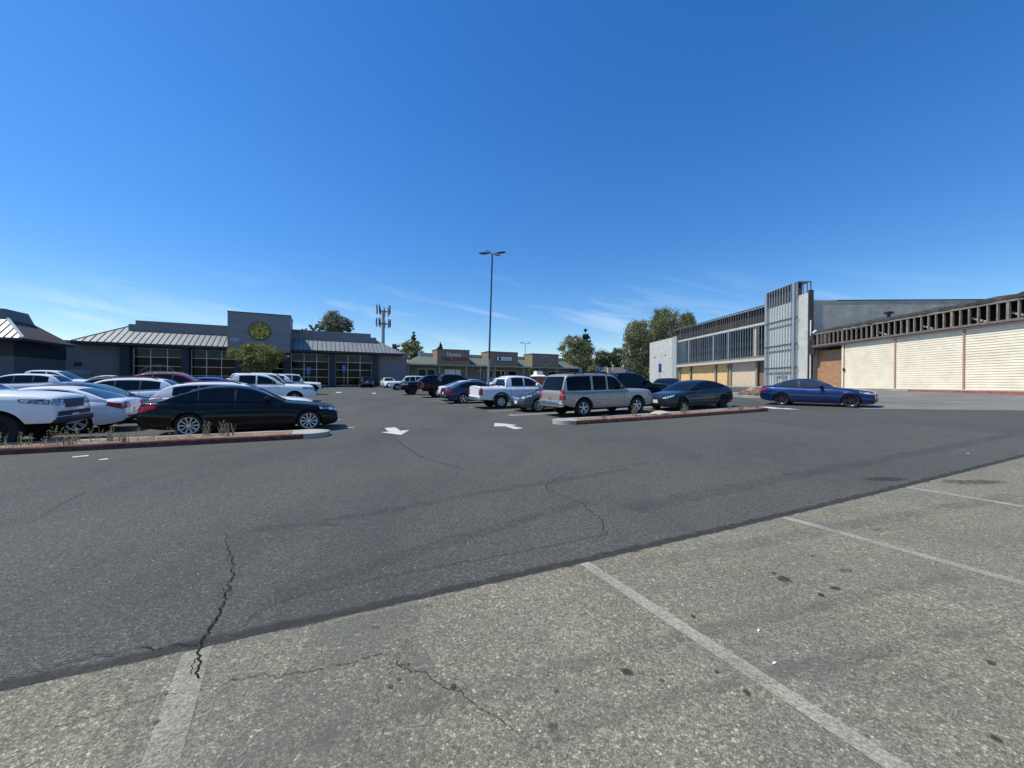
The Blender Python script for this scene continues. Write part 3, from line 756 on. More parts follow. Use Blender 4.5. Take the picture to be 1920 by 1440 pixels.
BIGSUV = dict(SEDAN, L=5.05, W=2.0, H=1.86, R=.385, fa=1.0, ra=3.95, style='five', rimf=.60, boxy=True, tum=.15, fk=.10, rk=.05, rr=.25, inset=.95, arch=1.2, tw=.26, wsin=.08,
    deck=[(0, .74), (.025, .97), (.08, 1.06), (.3, 1.11), (1.0, 1.135), (1.5, 1.14), (2.4, 1.13), (3.5, 1.13), (4.6, 1.135), (4.96, 1.13), (5.03, 1.08), (5.05, .9)],
    cab=[(1.48, 1.09), (1.78, 1.38), (2.06, 1.66), (2.24, 1.79), (2.5, 1.845), (3.2, 1.87), (4.0, 1.87), (4.62, 1.845), (4.77, 1.76), (4.90, 1.46), (5.01, 1.10)],
    bot=[(0, .48), (.1, .42), (.5, .40), (1.3, .40), (3.6, .40), (4.4, .44), (4.9, .50), (5.05, .55)],
    win=[(1.88, 2.62), (2.72, 3.42), (3.54, 4.76)], ws=(1.54, 2.2), seams=(1.75, 2.67, 3.48), handles=(2.5, 3.3), hdrop=.14, mirror=1.95, mk=1.25, wtop=.10, wlo=.02, fr=.6,
    rwq=(.86, 1.17, 1.76, .78), hl=([(.46, .82), (.84, .82), (.84, 1.0), (.46, 1.0)], [(.08, .84), (.3, .84), (.3, 1.0), (.08, 1.0)]),
    tl=([(.78, .82), (.93, .82), (.93, 1.14), (.78, 1.14)], [(4.88, .82), (5.03, .82), (5.03, 1.14), (4.9, 1.14)]),
    grille=[(-.42, .74), (.42, .74), (.42, .98), (-.42, .98)], intake=None, rtrim=None, pf=.6, pr=None, rails=(2.5, 4.3))
PICKUP = dict(SEDAN, L=5.40, W=1.91, H=1.80, R=.385, fa=.95, ra=4.15, style='five', rimf=.58, boxy=True, tum=.30, fk=.17, rk=.05, rr=.25, inset=.92, arch=1.16, tw=.25, wsin=.09,
    deck=[(0, .72), (.03, .93), (.1, 1.05), (.4, 1.12), (1.0, 1.16), (1.4, 1.18), (2.4, 1.19), (3.6, 1.20), (4.6, 1.21), (5.35, 1.21), (5.40, 1.18)],
    cab=[(1.35, 1.12), (1.7, 1.36), (2.05, 1.60), (2.3, 1.72), (2.65, 1.785), (3.1, 1.80), (3.5, 1.78), (3.72, 1.70), (3.82, 1.5), (3.88, 1.16)],
    bot=[(0, .55), (.1, .46), (.5, .44), (1.3, .42), (3.6, .42), (4.4, .46), (5.2, .52), (5.40, .55)],
    win=[(1.84, 2.68), (2.76, 3.48)], ws=(1.42, 2.25), seams=(1.72, 2.72, 3.55, 3.9), handles=(2.55, 3.38), mirror=1.92, mk=1.2, bed=(3.92, 5.34, .46), crown=.05, wtop=.1,
    rwq=(.62, 1.26, 1.62, .56), hl=([(.46, .88), (.80, .90), (.80, 1.02), (.46, 1.02)], [(.012, .90), (.50, .93), (.54, 1.03), (.012, 1.02)]),
    tl=([(.78, .80), (.91, .80), (.91, 1.14), (.78, 1.14)], [(5.24, .80), (5.385, .80), (5.385, 1.14), (5.24, 1.14)]),
    grille=[(-.42, .74), (.42, .74), (.40, 1.0), (-.40, 1.0)], intake=[(-.62, .56), (.62, .56), (.62, .68), (-.62, .68)], rtrim=None, pf=.6, pr=None)
PICKUP['bump_r'] = (M['chrome'], .50, .68, .10)
JEEP = dict(BIGSUV, L=4.3, W=1.88, H=1.86, R=.41, fa=.75, ra=3.25, tum=.14, arch=1.2,
    deck=[(0, .75), (.03, .98), (.1, 1.06), (.4, 1.09), (1.0, 1.13), (1.4, 1.15), (2.4, 1.16), (3.6, 1.16), (4.2, 1.16), (4.27, 1.1), (4.3, .9)],
    cab=[(1.35, 1.09), (1.5, 1.36), (1.68, 1.66), (1.8, 1.80), (2.2, 1.85), (3.0, 1.86), (3.8, 1.85), (4.1, 1.78), (4.2, 1.5), (4.26, 1.14)],
    bot=[(0, .60), (.1, .5), (.5, .46), (1.3, .46), (3.6, .46), (4.2, .52), (4.3, .58)],
    win=[(1.66, 2.3), (2.4, 3.05), (3.2, 3.95)], ws=(1.4, 1.76), seams=(1.55, 2.35, 3.12), handles=(2.2, 2.95), mirror=1.62,
    tl=([(.74, .8), (.88, .8), (.88, 1.02), (.74, 1.02)], None), hl=([(.42, .84), (.66, .84), (.66, 1.0), (.42, 1.0)], None), rails=None, flares=M['trim'])

WHITE = paint('white_car_paint', (.78, .79, .80)); PEARL = paint('pearl_white_paint', (.74, .76, .78), .0, .3); BLACK = paint('black_car_paint', (.0035, .004, .0055), 0, .25)
NAVY = paint('navy_car_paint', (.012, .02, .055), .2, .3); BLUEB = paint('deep_blue_metallic_paint', (.0015, .019, .090), .5, .3); GREY = paint('grey_blue_car_paint', (.05, .058, .068), .5, .3)
CHAMP = paint('champagne_silver_paint', (.36, .335, .29), .4, .35); SILVER = paint('silver_car_paint', (.52, .54, .56), .6, .3); RED = paint('red_car_paint', (.30, .012, .022), .1, .3)
CHAR = paint('charcoal_car_paint', (.016, .019, .023), .4, .28); MIDBLUE = paint('bright_blue_paint', (.03, .09, .48), .2, .3); MAROON = paint('maroon_car_paint', (.16, .015, .03), .2, .3)
SLATE = paint('dark_slate_paint', (.016, .022, .038), .2, .28)
GL = 'cars parked on the car park'
# -- left-hand rows
car('parked_car', SEDAN, (-8.27, 12.16), 28, BLACK, 'black four-door saloon with silver multi-spoke wheels parked beside the weedy kerb island', group=GL)
TACO = dict(PICKUP, H=1.92, R=.41, arch=1.2, fk=.15,
    deck=[(0, .90), (.03, 1.06), (.1, 1.16), (.4, 1.23), (1.0, 1.28), (1.4, 1.30), (2.4, 1.31), (3.6, 1.32), (4.6, 1.33), (5.35, 1.33), (5.40, 1.30)], cab=[(a, b + .12) for a, b in PICKUP['cab']],
    bot=[(0, .62), (.1, .55), (.5, .55), (1.3, .50), (3.6, .50), (4.4, .54), (5.2, .6), (5.40, .63)], win=PICKUP['win'],
    hl=([(.47, 1.0), (.80, 1.0), (.80, 1.12), (.47, 1.12)], [(.012, 1.0), (.52, 1.06), (.56, 1.13), (.012, 1.12)]),
    grille=[(-.40, .90), (.40, .90), (.44, 1.12), (-.44, 1.12)], intake=[(-.74, .70), (.74, .70), (.70, .82), (-.70, .82)], pf=.66, bump_f=(M['trim'], .52, .68, .06))
car('pickup_truck', TACO, (-13.95, 8.95), 26, WHITE, 'white pickup truck cut off by the left edge, black grille facing the black saloon', 'truck', GL, mirror_m=M['trim'], rim_m=M['rubber'])
car('parked_car', scaled(SEDAN, 4.6, 1.38, 1.82), (-14.35, 11.55), 206, PEARL, 'white saloon showing its tail and red rear lamp between white pickup and black saloon', group=GL, style='twin')
car('parked_car', scaled(SEDAN, 4.6, 1.44, 1.82), (-15.3, 14.1), 26, SLATE, 'dark navy saloon with a pale windscreen, its bonnet hidden behind the black saloon tail', group=GL, style='multi', wsglass=M['glass_clear'])
car('crossover', scaled(CROSS, 4.66, 1.6, 1.88), (-17.0, 16.5), 206, WHITE, 'white crossover with sloping tailgate parked behind the dark navy saloon', group=GL, rails=(2.3, 3.9))
car('crossover', scaled(CROSS, 4.66, 1.62, 1.88), (-19.6, 18.5), 206, CHAR, 'dark grey crossover with roof rails between the white crossover and the red one', group=GL, rails=(2.3, 3.9), detail=1)
car('crossover', scaled(CROSS, 4.6, 1.84, 1.88), (-18.2, 21.2), 26, RED, 'red crossover with pale windscreen behind the black saloon roof', group=GL, wsglass=M['glass_clear'], detail=1, rails=(2.2, 3.8), rail_m=M['alloy'])
car('parked_car', scaled(CROSS, 4.1, 1.60, 1.76), (-18.5, 24.4), 26, MIDBLUE, 'bright blue small car whose roof shows beyond the red crossover', group=GL, detail=1)
car('parked_car', scaled(SEDAN, 4.7, 1.5, 1.83), (-20.0, 28.2), 26, PEARL, 'white saloon whose roof shows beyond the bright blue car', group=GL, detail=1)
car('crossover', scaled(CROSS, 4.7, 1.85, 1.9), (-20.4, 31.2), 206, WHITE, 'white rounded van-like car behind the bed of the white double-cab pickup', group=GL, detail=1)
car('estate_car', scaled(CROSS, 4.8, 1.50, 1.84, .33), (-9.95, 14.1), 26, PEARL, 'white estate car with black roof rails right behind the black saloon', group=GL, rails=(2.3, 4.0), wsglass=M['glass_clear'], clad=None)
car('pickup_truck', scaled(PICKUP, 5.85, 1.84, 2.0, .4), (-15.0, 22.8), 26, WHITE, 'white double-cab pickup with grey wing mirrors behind the white estate car', 'truck', GL, mirror_m=M['trim'], bump_f=(WHITE, .48, .78, .08), rim_m=M['alloy'])
car('off_road_car', scaled(BIGSUV, 4.7, 1.88, 1.88), (-15.9, 25.5), 26, WHITE, 'white off-road car with black bonnet stripe beside the double-cab pickup', group=GL, detail=1, rails=None)
car('off_road_car', JEEP, (-19.7, 34.9), 26, WHITE, 'boxy white jeep with black front bumper at the far end of the lane', group=GL, bump_f=(M['trim'], .55, .78, .15), detail=1, rails=(1.9, 3.9))
car('crossover', scaled(CROSS, 4.7, 1.74, 1.9), (-30.4, 23.6), 206, WHITE, 'white crossover on the far left behind the white pickup windscreen', group=GL, detail=1)
car('pickup_truck', scaled(PICKUP, 5.7, 2.0, 2.0), (-34.0, 28.5), 26, WHITE, 'white pickup truck near the dark left building', 'truck', GL, detail=1)
car('off_road_car', scaled(BIGSUV, 4.6, 2.02, 1.9), (-38.9, 34.4), -28, BLACK, 'old off-road car with bright glinting windscreen against the dark left wall', group=GL, detail=1, wsglass=M['glass_clear'], rails=None)
car('convertible', scaled(SEDAN, 4.7, 1.62, 1.82), (-35.6, 33.3), 206, MAROON, 'maroon car with pale soft top below the dark left wall', group=GL, detail=1, cab_paint=M['canvas'])
# -- right-hand rows
tah, TS, TD, thw = car('large_off_roader', BIGSUV, (4.0, 17.97), 24.5, CHAMP, 'champagne silver large off-road car with roof rack at the island tip', group=GL, bump_r=(M['chrome'], .46, .70, .10), skirt=(M['chrome'], .66), handle_m=CHAMP, bars=True, mirror_m=M['trim'], glass=M['glass_dark'], R=.40, bot=[(0, .48), (.1, .42), (.5, .40), (1.3, .38), (3.6, .38), (4.4, .44), (4.9, .56), (5.05, .62)])
for sg in (1, -1): put('amber_lens', TD.quad([(.79 * sg, .98), (.92 * sg, .98), (.92 * sg, 1.1), (.79 * sg, 1.1)], 'rear', 2, 2, mirror=False, off=.013).get(), M['amber'], tah)
tb = bmesh.new(); tube(tb, [(-2.54, .1, .84), (-2.55, .06, .78), (-2.55, -.06, .78), (-2.54, -.1, .84)], .012, 6); put('tow_loop', tb, M['trim'], tah)
car('parked_car', scaled(SEDAN, 4.8, 1.5, 1.85, .34), (2.4, 20.4), 204.5, GREY, 'grey-blue saloon with chrome grille nosing out beside the champagne off-road car', group=GL, grillem=M['chrome'], hl=([(.44, .66), (.76, .70), (.74, .82), (.5, .78)], [(.08, .70), (.48, .80), (.5, .87), (.08, .8)]), grille=[(-.36, .52), (.36, .52), (.36, .72), (-.36, .72)])
car('pickup_truck', PICKUP, (.36, 22.5), 24.5, WHITE, 'white double-cab pickup with black wheel arches and tailgate toward the lane', 'truck', GL, flares=M['trim'], bump_r=(M['chrome'], .48, .66, .12), rim_m=M['alloy'], style='steel')
car('parked_car', scaled(SEDAN, 4.82, 1.45, 1.84), (-2.3, 26.1), 24.5, NAVY, 'navy blue saloon with red tail lamp parked beside the white pickup', group=GL, style='five')
car('parked_car', scaled(FASTBACK, 4.8, 1.45, 1.84), (-3.0, 28.6), 24.5, WHITE, 'white saloon with its tail out between navy saloon and black pickup', group=GL)
car('pickup_truck', scaled(PICKUP, 5.8, 1.92, 2.0, .41), (-5.0, 32.9), 24.5, BLACK, 'black pickup truck with red tail lamps toward the lane, left of the lamp post', 'truck', GL, bump_r=(M['chrome'], .5, .68, .1))
car('off_road_car', scaled(PICKUP, 5.4, 1.86, 1.96, .42), (-8.0, 37.1), 204.5, BLACK, 'black pickup nosing out into the lane, farthest of the dark vehicles', 'truck', GL, rim_m=M['alloy_dark'], bump_f=(M['trim'], .55, .8, .1))
car('off_road_car', scaled(BIGSUV, 4.5, 1.75, 1.8), (-13.2, 48.5), 204.5, WHITE, 'small white off-road car beyond the black pickup by the grey wall', group=GL, detail=1, rails=None)
car('parked_car', scaled(SEDAN, 4.8, 1.47, 1.85), (-18.9, 58.6), -63, WHITE, 'white saloon facing the lane before the gym wall end', group=GL, detail=1)
car('crossover', scaled(CROSS, 4.6, 1.68, 1.86), (-22.1, 57.9), 117, CHAR, 'dark crossover seen from behind in front of the last gym window', group=GL, detail=1)
car('parked_car', scaled(SEDAN, 4.8, 1.45, 1.85), (-4.0, 42.5), 24.5, SILVER, 'silver saloon whose roof shows left of the lamp post', group=GL, detail=1)
car('crossover', scaled(CROSS, 4.7, 1.65, 1.86), (-.2, 39.0), 24.5, PEARL, 'pale crossover half hidden behind the white pickup cab and lamp post', group=GL, detail=1, wsglass=M['glass_clear'])
car('pickup_truck', scaled(PICKUP, 5.8, 1.92, 2.0, .41), (6.55, 22.4), 24.5, BLACK, 'black pickup truck with its bed behind the champagne off-road car', 'truck', GL)
car('parked_car', scaled(COUPE, 4.8, 1.46, 1.9), (12.1, 29.6), 58, BLACK, 'black coupe with bright tail lamps beyond the charcoal fastback', group=GL)
car('parked_car', FASTBACK, (9.3, 20.1), 204.5, CHAR, 'charcoal fastback electric car parked along the right kerb island', group=GL, rim_m=M['alloy_dark'], mirror_m=BLACK, hlm=M['lamp'])
car('moving_car', COUPE, (15.95, 20.15), -48, BLUEB, 'deep blue metallic two-door coupe with black wheels crossing the lot', group=GL, rim_m=M['alloy_dark'], wsglass=M['glass_clear'], glass=M['glass_mid'], mirror_m=M['trim'])

# ------------------------------------------------------------------ kerb islands
def island(A, B, wid, ext, label, plants, rear=True):
    A, B = Vector(A), Vector(B); d = (B - A).normalized(); n = Vector((-d.y, d.x)); yaw = math.atan2(d.y, d.x)
    tip_l = ext == 'l'; L = (B - A).length; z0 = 0
    root = empty('kerb_island', (A.x, A.y, gz(A.x, A.y)), yaw, label=label, cat='kerb island')
    zz = lambda x: gz(*(A + d * x)) - gz(A.x, A.y)
    seg = int(L / .8)
    def bar(name, y0, y1, h0, h1, mat, xa, xb):
        bm = bmesh.new(); m = max(2, int((xb - xa) / .5)); rows = []
        for i in range(m + 1):
            x = xa + (xb - xa) * i / m; z = zz(x); j = lambda: rnd.uniform(-.006, .006)
            rows.append([bm.verts.new(p) for p in ((x, y0, z - .1), (x, y0 + .012, z + h1 - .03), (x, y0 + .035, z + h1 + j()), (x, y1 - .03, z + h1 + j()), (x, y1, z + h0))])
        for a, b in zip(rows, rows[1:]):
            for k in range(4): bm.faces.new((a[k], b[k], b[k + 1], a[k + 1]))
        bm.faces.new(rows[0]); bm.faces.new(rows[-1][::-1])
        return put(name, fixn(bm), mat, root, 50)
    bar('painted_kerb', 0, .16, .08, .14, [M['kerb_red']], 0, L)
    bar('kerb_top', .02, .17, .08, .1435, [M['kerb']], .05, L - .05) if False else None
    bar('rear_kerb', wid - .14, wid, .05, .14, M['kerb'], 0, L)
    bm = bmesh.new(); m = int(L / .12); k = 9; g = []
    for i in range(m + 1):
        x = L * i / m; g.append([bm.verts.new((x, .15 + (wid - .28) * j / k, zz(x) + .115 + (.05 * noise.noise(Vector((x * 3, j * .7, 1))) + .04 * noise.noise(Vector((x * 9, j * 2, 2)))) * (1 if 0 < j < k else .2))) for j in range(k + 1)])
    for i in range(m):
        for j in range(k): bm.faces.new((g[i][j], g[i + 1][j], g[i + 1][j + 1], g[i][j + 1]))
    put('soil_bed', bm, M['soil'], root, 60)
    # rounded end
    xe = 0 if tip_l else L; sg = -1 if tip_l else 1; bm = bmesh.new(); r = wid / 2; zc = zz(xe)
    top = [bm.verts.new((xe + sg * r * math.cos(t) * 1.15, r + r * math.sin(t) * .995, zc + .142)) for t in [-math.pi / 2 + math.pi * i / 16 for i in range(17)]]
    bot = [bm.verts.new((v.co.x + (v.co.x - xe) * .02, v.co.y, zc - .1)) for v in top]
    inn = [bm.verts.new((xe - sg * .3, .1, zc + .143)), bm.verts.new((xe - sg * .3, wid - .1, zc + .143))]
    bm.faces.new(top + [inn[1], inn[0]])
    for i in range(16): bm.faces.new((top[i], top[i + 1], bot[i + 1], bot[i]))
    put('rounded_kerb_end', fixn(bm), M['kerb'], root, 30)
    return root, A, d, n
i1 = island((-19.5, 4.15), (-5.75, 10.6), 1.15, 'r', 'long raised kerb island with red painted edge and dry weeds on the left', 1)
i2 = island((2.35, 13.95), (11.73, 17.55), 1.1, 'l', 'raised kerb island with pale rounded tip beside the champagne off-road car', 1)
M['weed'] = make_leaf('dry_weed', (.18, .19, .11), (.28, .27, .18), (.40, .36, .26)); M['weed'].node_tree.nodes
def weed_mesh(seed, n, h):
    r = random.Random(seed); bm = bmesh.new()
    for i in range(n):
        a = r.uniform(0, 6.28); lean = r.uniform(.05, .3); hh = h * r.uniform(.5, 1); bx, by = r.uniform(-.1, .1), r.uniform(-.05, .05); prev = None
        for k in range(5):
            t = k / 4; x = bx + math.cos(a) * lean * hh * t * t; y = by + math.sin(a) * lean * hh * t * t; w = .007 * (1 - t * .5)
            row = [bm.verts.new((x - w, y, hh * t)), bm.verts.new((x + w, y + w, hh * t))]
            if prev: bm.faces.new((prev[0], prev[1], row[1], row[0]))
            prev = row
        for k in range(int(10 * hh / .3)):
            t = r.uniform(.25, 1); x = bx + math.cos(a) * lean * hh * t * t; y = by + math.sin(a) * lean * hh * t * t; s = r.uniform(.008, .018); q = r.uniform(0, 6.28)
            p = Vector((x, y, hh * t)); e = Vector((math.cos(q), math.sin(q), r.uniform(.2, 1.2))).normalized() * s * 2; f = Vector((-math.sin(q), math.cos(q), 0)) * s * .6
            poly(bm, [p - f, p + f, p + e + f * .3, p + e - f * .3])
    return finish(bm, 'weed_stems')
wm = [weed_mesh(3, 7, .34), weed_mesh(5, 12, .44), weed_mesh(8, 6, .32), weed_mesh(11, 16, .24)]
WP = []
for kx in (14.6, 14.35, 14.1, 13.85, 13.5, 12.95, 12.75, 12.55, 12.4, 12.2, 12.05, 11.85, 11.7, 11.55, 11.3, 11.0, 10.8, 10.5, 9.6, 9.2, 8.6, 8.3, 7.8, 7.2, 6.9, 6.4, 5.9, 5.5): WP.append((i1, kx + rnd.uniform(-.1, .1) - 1.2, rnd.uniform(.3, .9), rnd.choice((0, 0, 1, 2, 3))))
for kx in (5.6, 5.75, 5.95, 6.1, 1.5, 3.2, 8.6, 8.9): WP.append((i2, kx, rnd.uniform(.4, .9), rnd.choice((1, 2, 3))))
for (isl, A, d, n), kx, ky, mi in WP:
    p = A + d * kx + n * ky
    o = link('weed', wm[mi], M['weed'], None, (p.x, p.y, gz(*(A + d * kx)) + .09), cat='weed', group='dry weeds in the left kerb island' if isl is i1[0] else 'dry weeds in the right kerb island')
    o['label'] = 'thin dry weed stalks in the soil of the left red kerb island' if isl is i1[0] else 'thin dry weed stalks in the soil of the right kerb island'
    o.rotation_euler.z = rnd.uniform(0, 6); s = rnd.uniform(.8, 1.25); o.scale = (s, s, s)
for px, py, sc_, lab in ((756, 1252, .10, 'tiny green weed growing in the crack at the middle bottom'), (436, 1279, .06, 'tiny dry weed tuft in the crack near the bottom left line')):
    q = survey(px, py)
    for k in range(1):
        o = link('weed', wm[3], M['weed'], None, (q.x, q.y, gzl(q.x, q.y)), label=lab, cat='weed'); o.scale = (sc_ * 3, sc_ * 2, sc_)
M['paper'] = plain('white_scrap', (.75, .74, .70), .8)
for px, py, a, lab in ((1453, 1247, .5, 'small white paper scrap on the pale pavement right of the stall line'), (1423, 1187, .9, 'tiny round white scrap on the pale pavement above the paper one'), (1816, 851, .3, 'white litter scrap on the dark asphalt near the right edge')):
    q = survey(px, py); k = 1 if py > 1000 else 2.2; bm = rbox(-.014 * k, .014 * k, -.006 * k, .006 * k, 0, .004, .0015, 1); put('litter_scrap', bm, M['paper'], None, None, (q.x, q.y, gzl(q.x, q.y) + .006), label=lab, cat='litter').rotation_euler.z = a
def rock_bm(r, seed, flat=.7):
    bm = bmesh.new(); bmesh.ops.create_icosphere(bm, subdivisions=3, radius=r)
    for v in bm.verts:
        v.co *= 1 + .3 * noise.noise(v.co * (1.6 / r) + Vector((seed, 0, 0))) + .12 * noise.noise(v.co * (4 / r)); v.co.z *= flat
    return bm
M['rock_b'] = plain('brown_rock', (.17, .105, .075), .9, var=.4, scale=5, bump=.6); M['rock_t'] = plain('tan_rock', (.30, .23, .17), .9, var=.3, scale=5, bump=.6); M['slab'] = cracked_concrete('broken_concrete', (.45, .42, .36))
p = survey(1287, 774); q = i2[1] + i2[2] * 4.35 + i2[3] * .55
b = rock_bm(.27, 4, .38); [setattr(v.co, 'x', v.co.x * 1.5) for v in b.verts]
put('concrete_chunk', b, M['slab'], None, 45, (q.x, q.y, gz(q.x, q.y) + .16), label='broken pale concrete chunk lying in the right kerb island', cat='rubble')
q = i1[1] + i1[2] * 7.55 + i1[3] * .8
b = rbox(-.3, .3, -.18, .18, 0, .05, .015); put('concrete_slab', b, M['slab'], None, 30, (q.x, q.y, gz(q.x, q.y) + .11), label='small flat concrete slab on the left kerb island soil', cat='rubble').rotation_euler = (.05, .04, .4)

# ------------------------------------------------------------------ far planter with boulders and pavement by the shell building
pa, pb = survey(1352, 743.2), survey(1445, 747.8); d = (pb - pa).normalized(); n = Vector((-d.y, d.x))
pa2 = pa - d * 5; pb2 = pb + d * 2.5; yaw = math.atan2(d.y, d.x)
pl = empty('planter_strip', (pa2.x, pa2.y, gz(*pa2)), yaw, label='low planter strip with pale kerb holding a pile of brown boulders', cat='planter')
LL = (pb2 - pa2).length; zf = lambda x, y: gz(*(pa2 + d * x + n * y)) - gz(*pa2)
for nm, y0, y1, h, m in (('front_kerb', 0, .25, .16, M['kerb']), ('soil_bed', .25, 2.6, .10, M['soil']), ('rear_kerb', 2.6, 2.85, .18, M['kerb'])):
    bm = bmesh.new(); k = 20; g = [[bm.verts.new((LL * i / k, y, zf(LL * i / k, y) + hh)) for y, hh in ((y0, -.1), (y0, h), (y1, h), (y1, -.1))] for i in range(k + 1)]
    for a, b_ in zip(g, g[1:]):
        for j in range(3): bm.faces.new((a[j], b_[j], b_[j + 1], a[j + 1]))
    put(nm, fixn(bm), m, pl)
for i, (px, py, r, m, lab) in enumerate(((1397, 740.5, .42, 'rock_b', 'dark brown boulder at the left end of the pile'), (1409, 739.5, .55, 'rock_t', 'largest tan boulder in the middle of the pile'), (1412, 742, .34, 'rock_b', 'small brown boulder in front of the tan one'), (1402, 742, .36, 'rock_b', 'blackish brown boulder second from the left end'), (1422, 741, .5, 'rock_b', 'brown boulder at the right end of the pile beside the blue coupe'))):
    q = survey(px, py + 2.5); put('boulder', rock_bm(r, i * 3.1, .75), M[m], None, 60, (q.x, q.y, gz(q.x, q.y) + r * .35), label=lab, cat='boulder', group='boulders in the far planter')

# ------------------------------------------------------------------ buildings
M['gymwall'] = cracked_concrete('blue_grey_wall', (.215, .215, .225), None, .08)
M['gymtower'] = plain('slate_panel', (.20, .205, .22), .55, var=.06, scale=.4); M['gymdark'] = plain('navy_trim', (.022, .027, .042), .6)
M['parapet'] = plain('parapet_grey', (.15, .155, .165), .6)
M['seam_roof'] = plain('standing_seam_metal', (.25, .265, .265), .5, .3, var=.08, scale=.5)
M['rib'] = plain('seam_rib_metal', (.10, .11, .115), .5, .3); M['shingle'] = plain('brown_shingle', (.06, .055, .052), .9, var=.3, scale=6)
M['mullion'] = plain('pale_window_frame', (.66, .68, .66), .45, .2)
M['pane'] = make_glass('dark_shop_glass', (.006, .008, .010), .03, .10); M['pane_teal'] = make_glass('teal_shop_glass', (.022, .085, .085), .06, .2)
def wall(bm, x0, x1, y, z0, z1, mi=0): poly(bm, [(x0, y, z0), (x1, y, z0), (x1, y, z1), (x0, y, z1)], mi)
gym = empty('gym_building', (-17.97, 63, 0), R(27), label='low grey gym with pale metal roof, square central tower and tall gridded windows', cat='building')
b = bmesh.new()
box(b, -41, -34.5, 1.6, 24, .2, 6.05); box(b, -34.5, -3.7, 3.2, 24, .2, 9.0); box(b, -3.7, 1.05, 1.6, 24, .2, 6.05)
put('wall', b, M['gymwall'], gym)
b = bmesh.new()
for x0, x1 in ((-34.5, -33.6), (-28.5, -27.72), (-22.72, -21.95), (-16.9, -15.97), (-10.84, -9.98), (-4.5, -3.72)): box(b, x0, x1, .7, 3.4, .2, 5.95)
put_each('pier', b, M['gymdark'], gym)
b = bmesh.new(); box(b, -34.5, -3.7, 1.0, 3.4, 5.86, 6.12); box(b, -34.5, -3.7, 1.3, 3.3, .2, 1.05); put_each('lintel', b, M['gymdark'], gym)
for k, (x0, x1) in enumerate(((-33.6, -28.5), (-27.72, -22.72), (-21.95, -16.9), (-15.97, -10.84), (-9.98, -4.5))):
    f = bmesh.new(); rows = (1.08, 2.3, 3.5, 4.68, 5.84)
    for i in range(4):
        x = x0 + (x1 - x0) * i / 3; x = min(max(x, x0 + .04), x1 - .04); box(f, x - .04, x + .04, 1.9, 2.06, 1.06, 5.85)
    for z in rows: box(f, x0 + .08, x1 - .08, 1.915, 2.05, z - .035, z + .035)
    if k == 2: box(f, x0 + 1.6, x0 + 1.68, 1.89, 2.04, 1.06, 3.4); box(f, x1 - 1.68, x1 - 1.6, 1.89, 2.04, 1.06, 3.4)
    wf = put('window', f, M['mullion'], gym)
    g = bmesh.new(); wall(g, x0, x1, 2.0, 1.0, 4.68, 0); wall(g, x0, x1, 2.0, 4.68, 5.86, 1)
    put('pane', g, [M['pane'], M['pane_teal']], wf)
# grey emblem on the first window
def ring_bm(bm, cx, cz, r0, r1, y, a0=0, a1=2 * math.pi, n=48, mi=0):
    pv = None
    for i in range(n + 1):
        t = a0 + (a1 - a0) * i / n; row = [bm.verts.new((cx + r * math.cos(t), y, cz + r * math.sin(t))) for r in (r0, r1)]
        if pv: bm.faces.new((pv[0], pv[1], row[1], row[0])).material_index = mi
        pv = row
M['decal_grey'] = plain('grey_window_film', (.17, .19, .2), .6)
b = bmesh.new(); ring_bm(b, -31.2, 1.55, 2.0, 2.22, 1.985, .05, math.pi - .05); ring_bm(b, -31.2, 1.55, .95, 1.12, 1.985, .05, math.pi); box(b, -30.9, -29.8, 1.975, 1.985, 2.6, 2.75); box(b, -29.7, -28.7, 1.975, 1.985, 2.3, 2.45)
put('window_emblem', b, M['decal_grey'], gym)
mes = []
for ch, ang in zip('GOLD\u2019S', (150, 128, 106, 84, 66, 46)):
    mes.append(wall_text(text_mesh(ch, .62, .003), -31.2 + 1.58 * math.cos(R(ang)), 1.98, 1.55 + 1.58 * math.sin(R(ang)), R(ang - 90)))
me = join_meshes(mes, 'window_lettering'); link('window_lettering', me, M['decal_grey'], gym)
# roofs with standing seams
def seam_roof(parent, name, xa, xb, xa2, xb2, z0, z1, dep, y0=0, ribs=.62, hipl=True, hipr=True):
    b = bmesh.new(); poly(b, [(xa, y0, z0), (xb, y0, z0), (xb2, y0 + dep, z1), (xa2, y0 + dep, z1)])
    if hipl: poly(b, [(xa, y0 + dep * 2 + 3, z0), (xa, y0, z0), (xa2, y0 + dep, z1), (xa2, y0 + dep + 3, z1)])
    if hipr: poly(b, [(xb, y0, z0), (xb, y0 + dep * 2 + 3, z0), (xb2, y0 + dep + 3, z1), (xb2, y0 + dep, z1)])
    o = put(name, fixn(b), M['seam_roof'], parent)
    b = bmesh.new(); x = xa + ribs * .5
    while x < xb:
        t1 = 1.
        if x < xa2: t1 = (x - xa) / (xa2 - xa)
        elif x > xb2: t1 = (xb - x) / (xb - xb2)
        if t1 > .05:
            p = Vector((x, y0 - .01, z0 + .03)); q = Vector((x, y0 + dep * t1, z0 + (z1 - z0) * t1 + .03))
            w = .028; prism(b, [p + Vector((-w, 0, -.04)), p + Vector((w, 0, -.04)), p + Vector((w, 0, .05)), p + Vector((-w, 0, .05))], q - p)
        x += ribs
    for xx, x2, on in ((xa, xa2, hipl), (xb, xb2, hipr)):
        if on: tube(b, [(xx, y0, z0 + .02), (x2, y0 + dep, z1 + .03)], .07, 6)
    put('roof_seam', fixn(b), M['rib'], o)
    return o
seam_roof(gym, 'roof', -38.5, -23.4, -34.34, -23.4, 6.3, 9.12, 5, hipr=False)
seam_roof(gym, 'roof', -15.9, 0.05, -15.9, -4.4, 6.3, 9.12, 5, hipl=False)
b = bmesh.new()
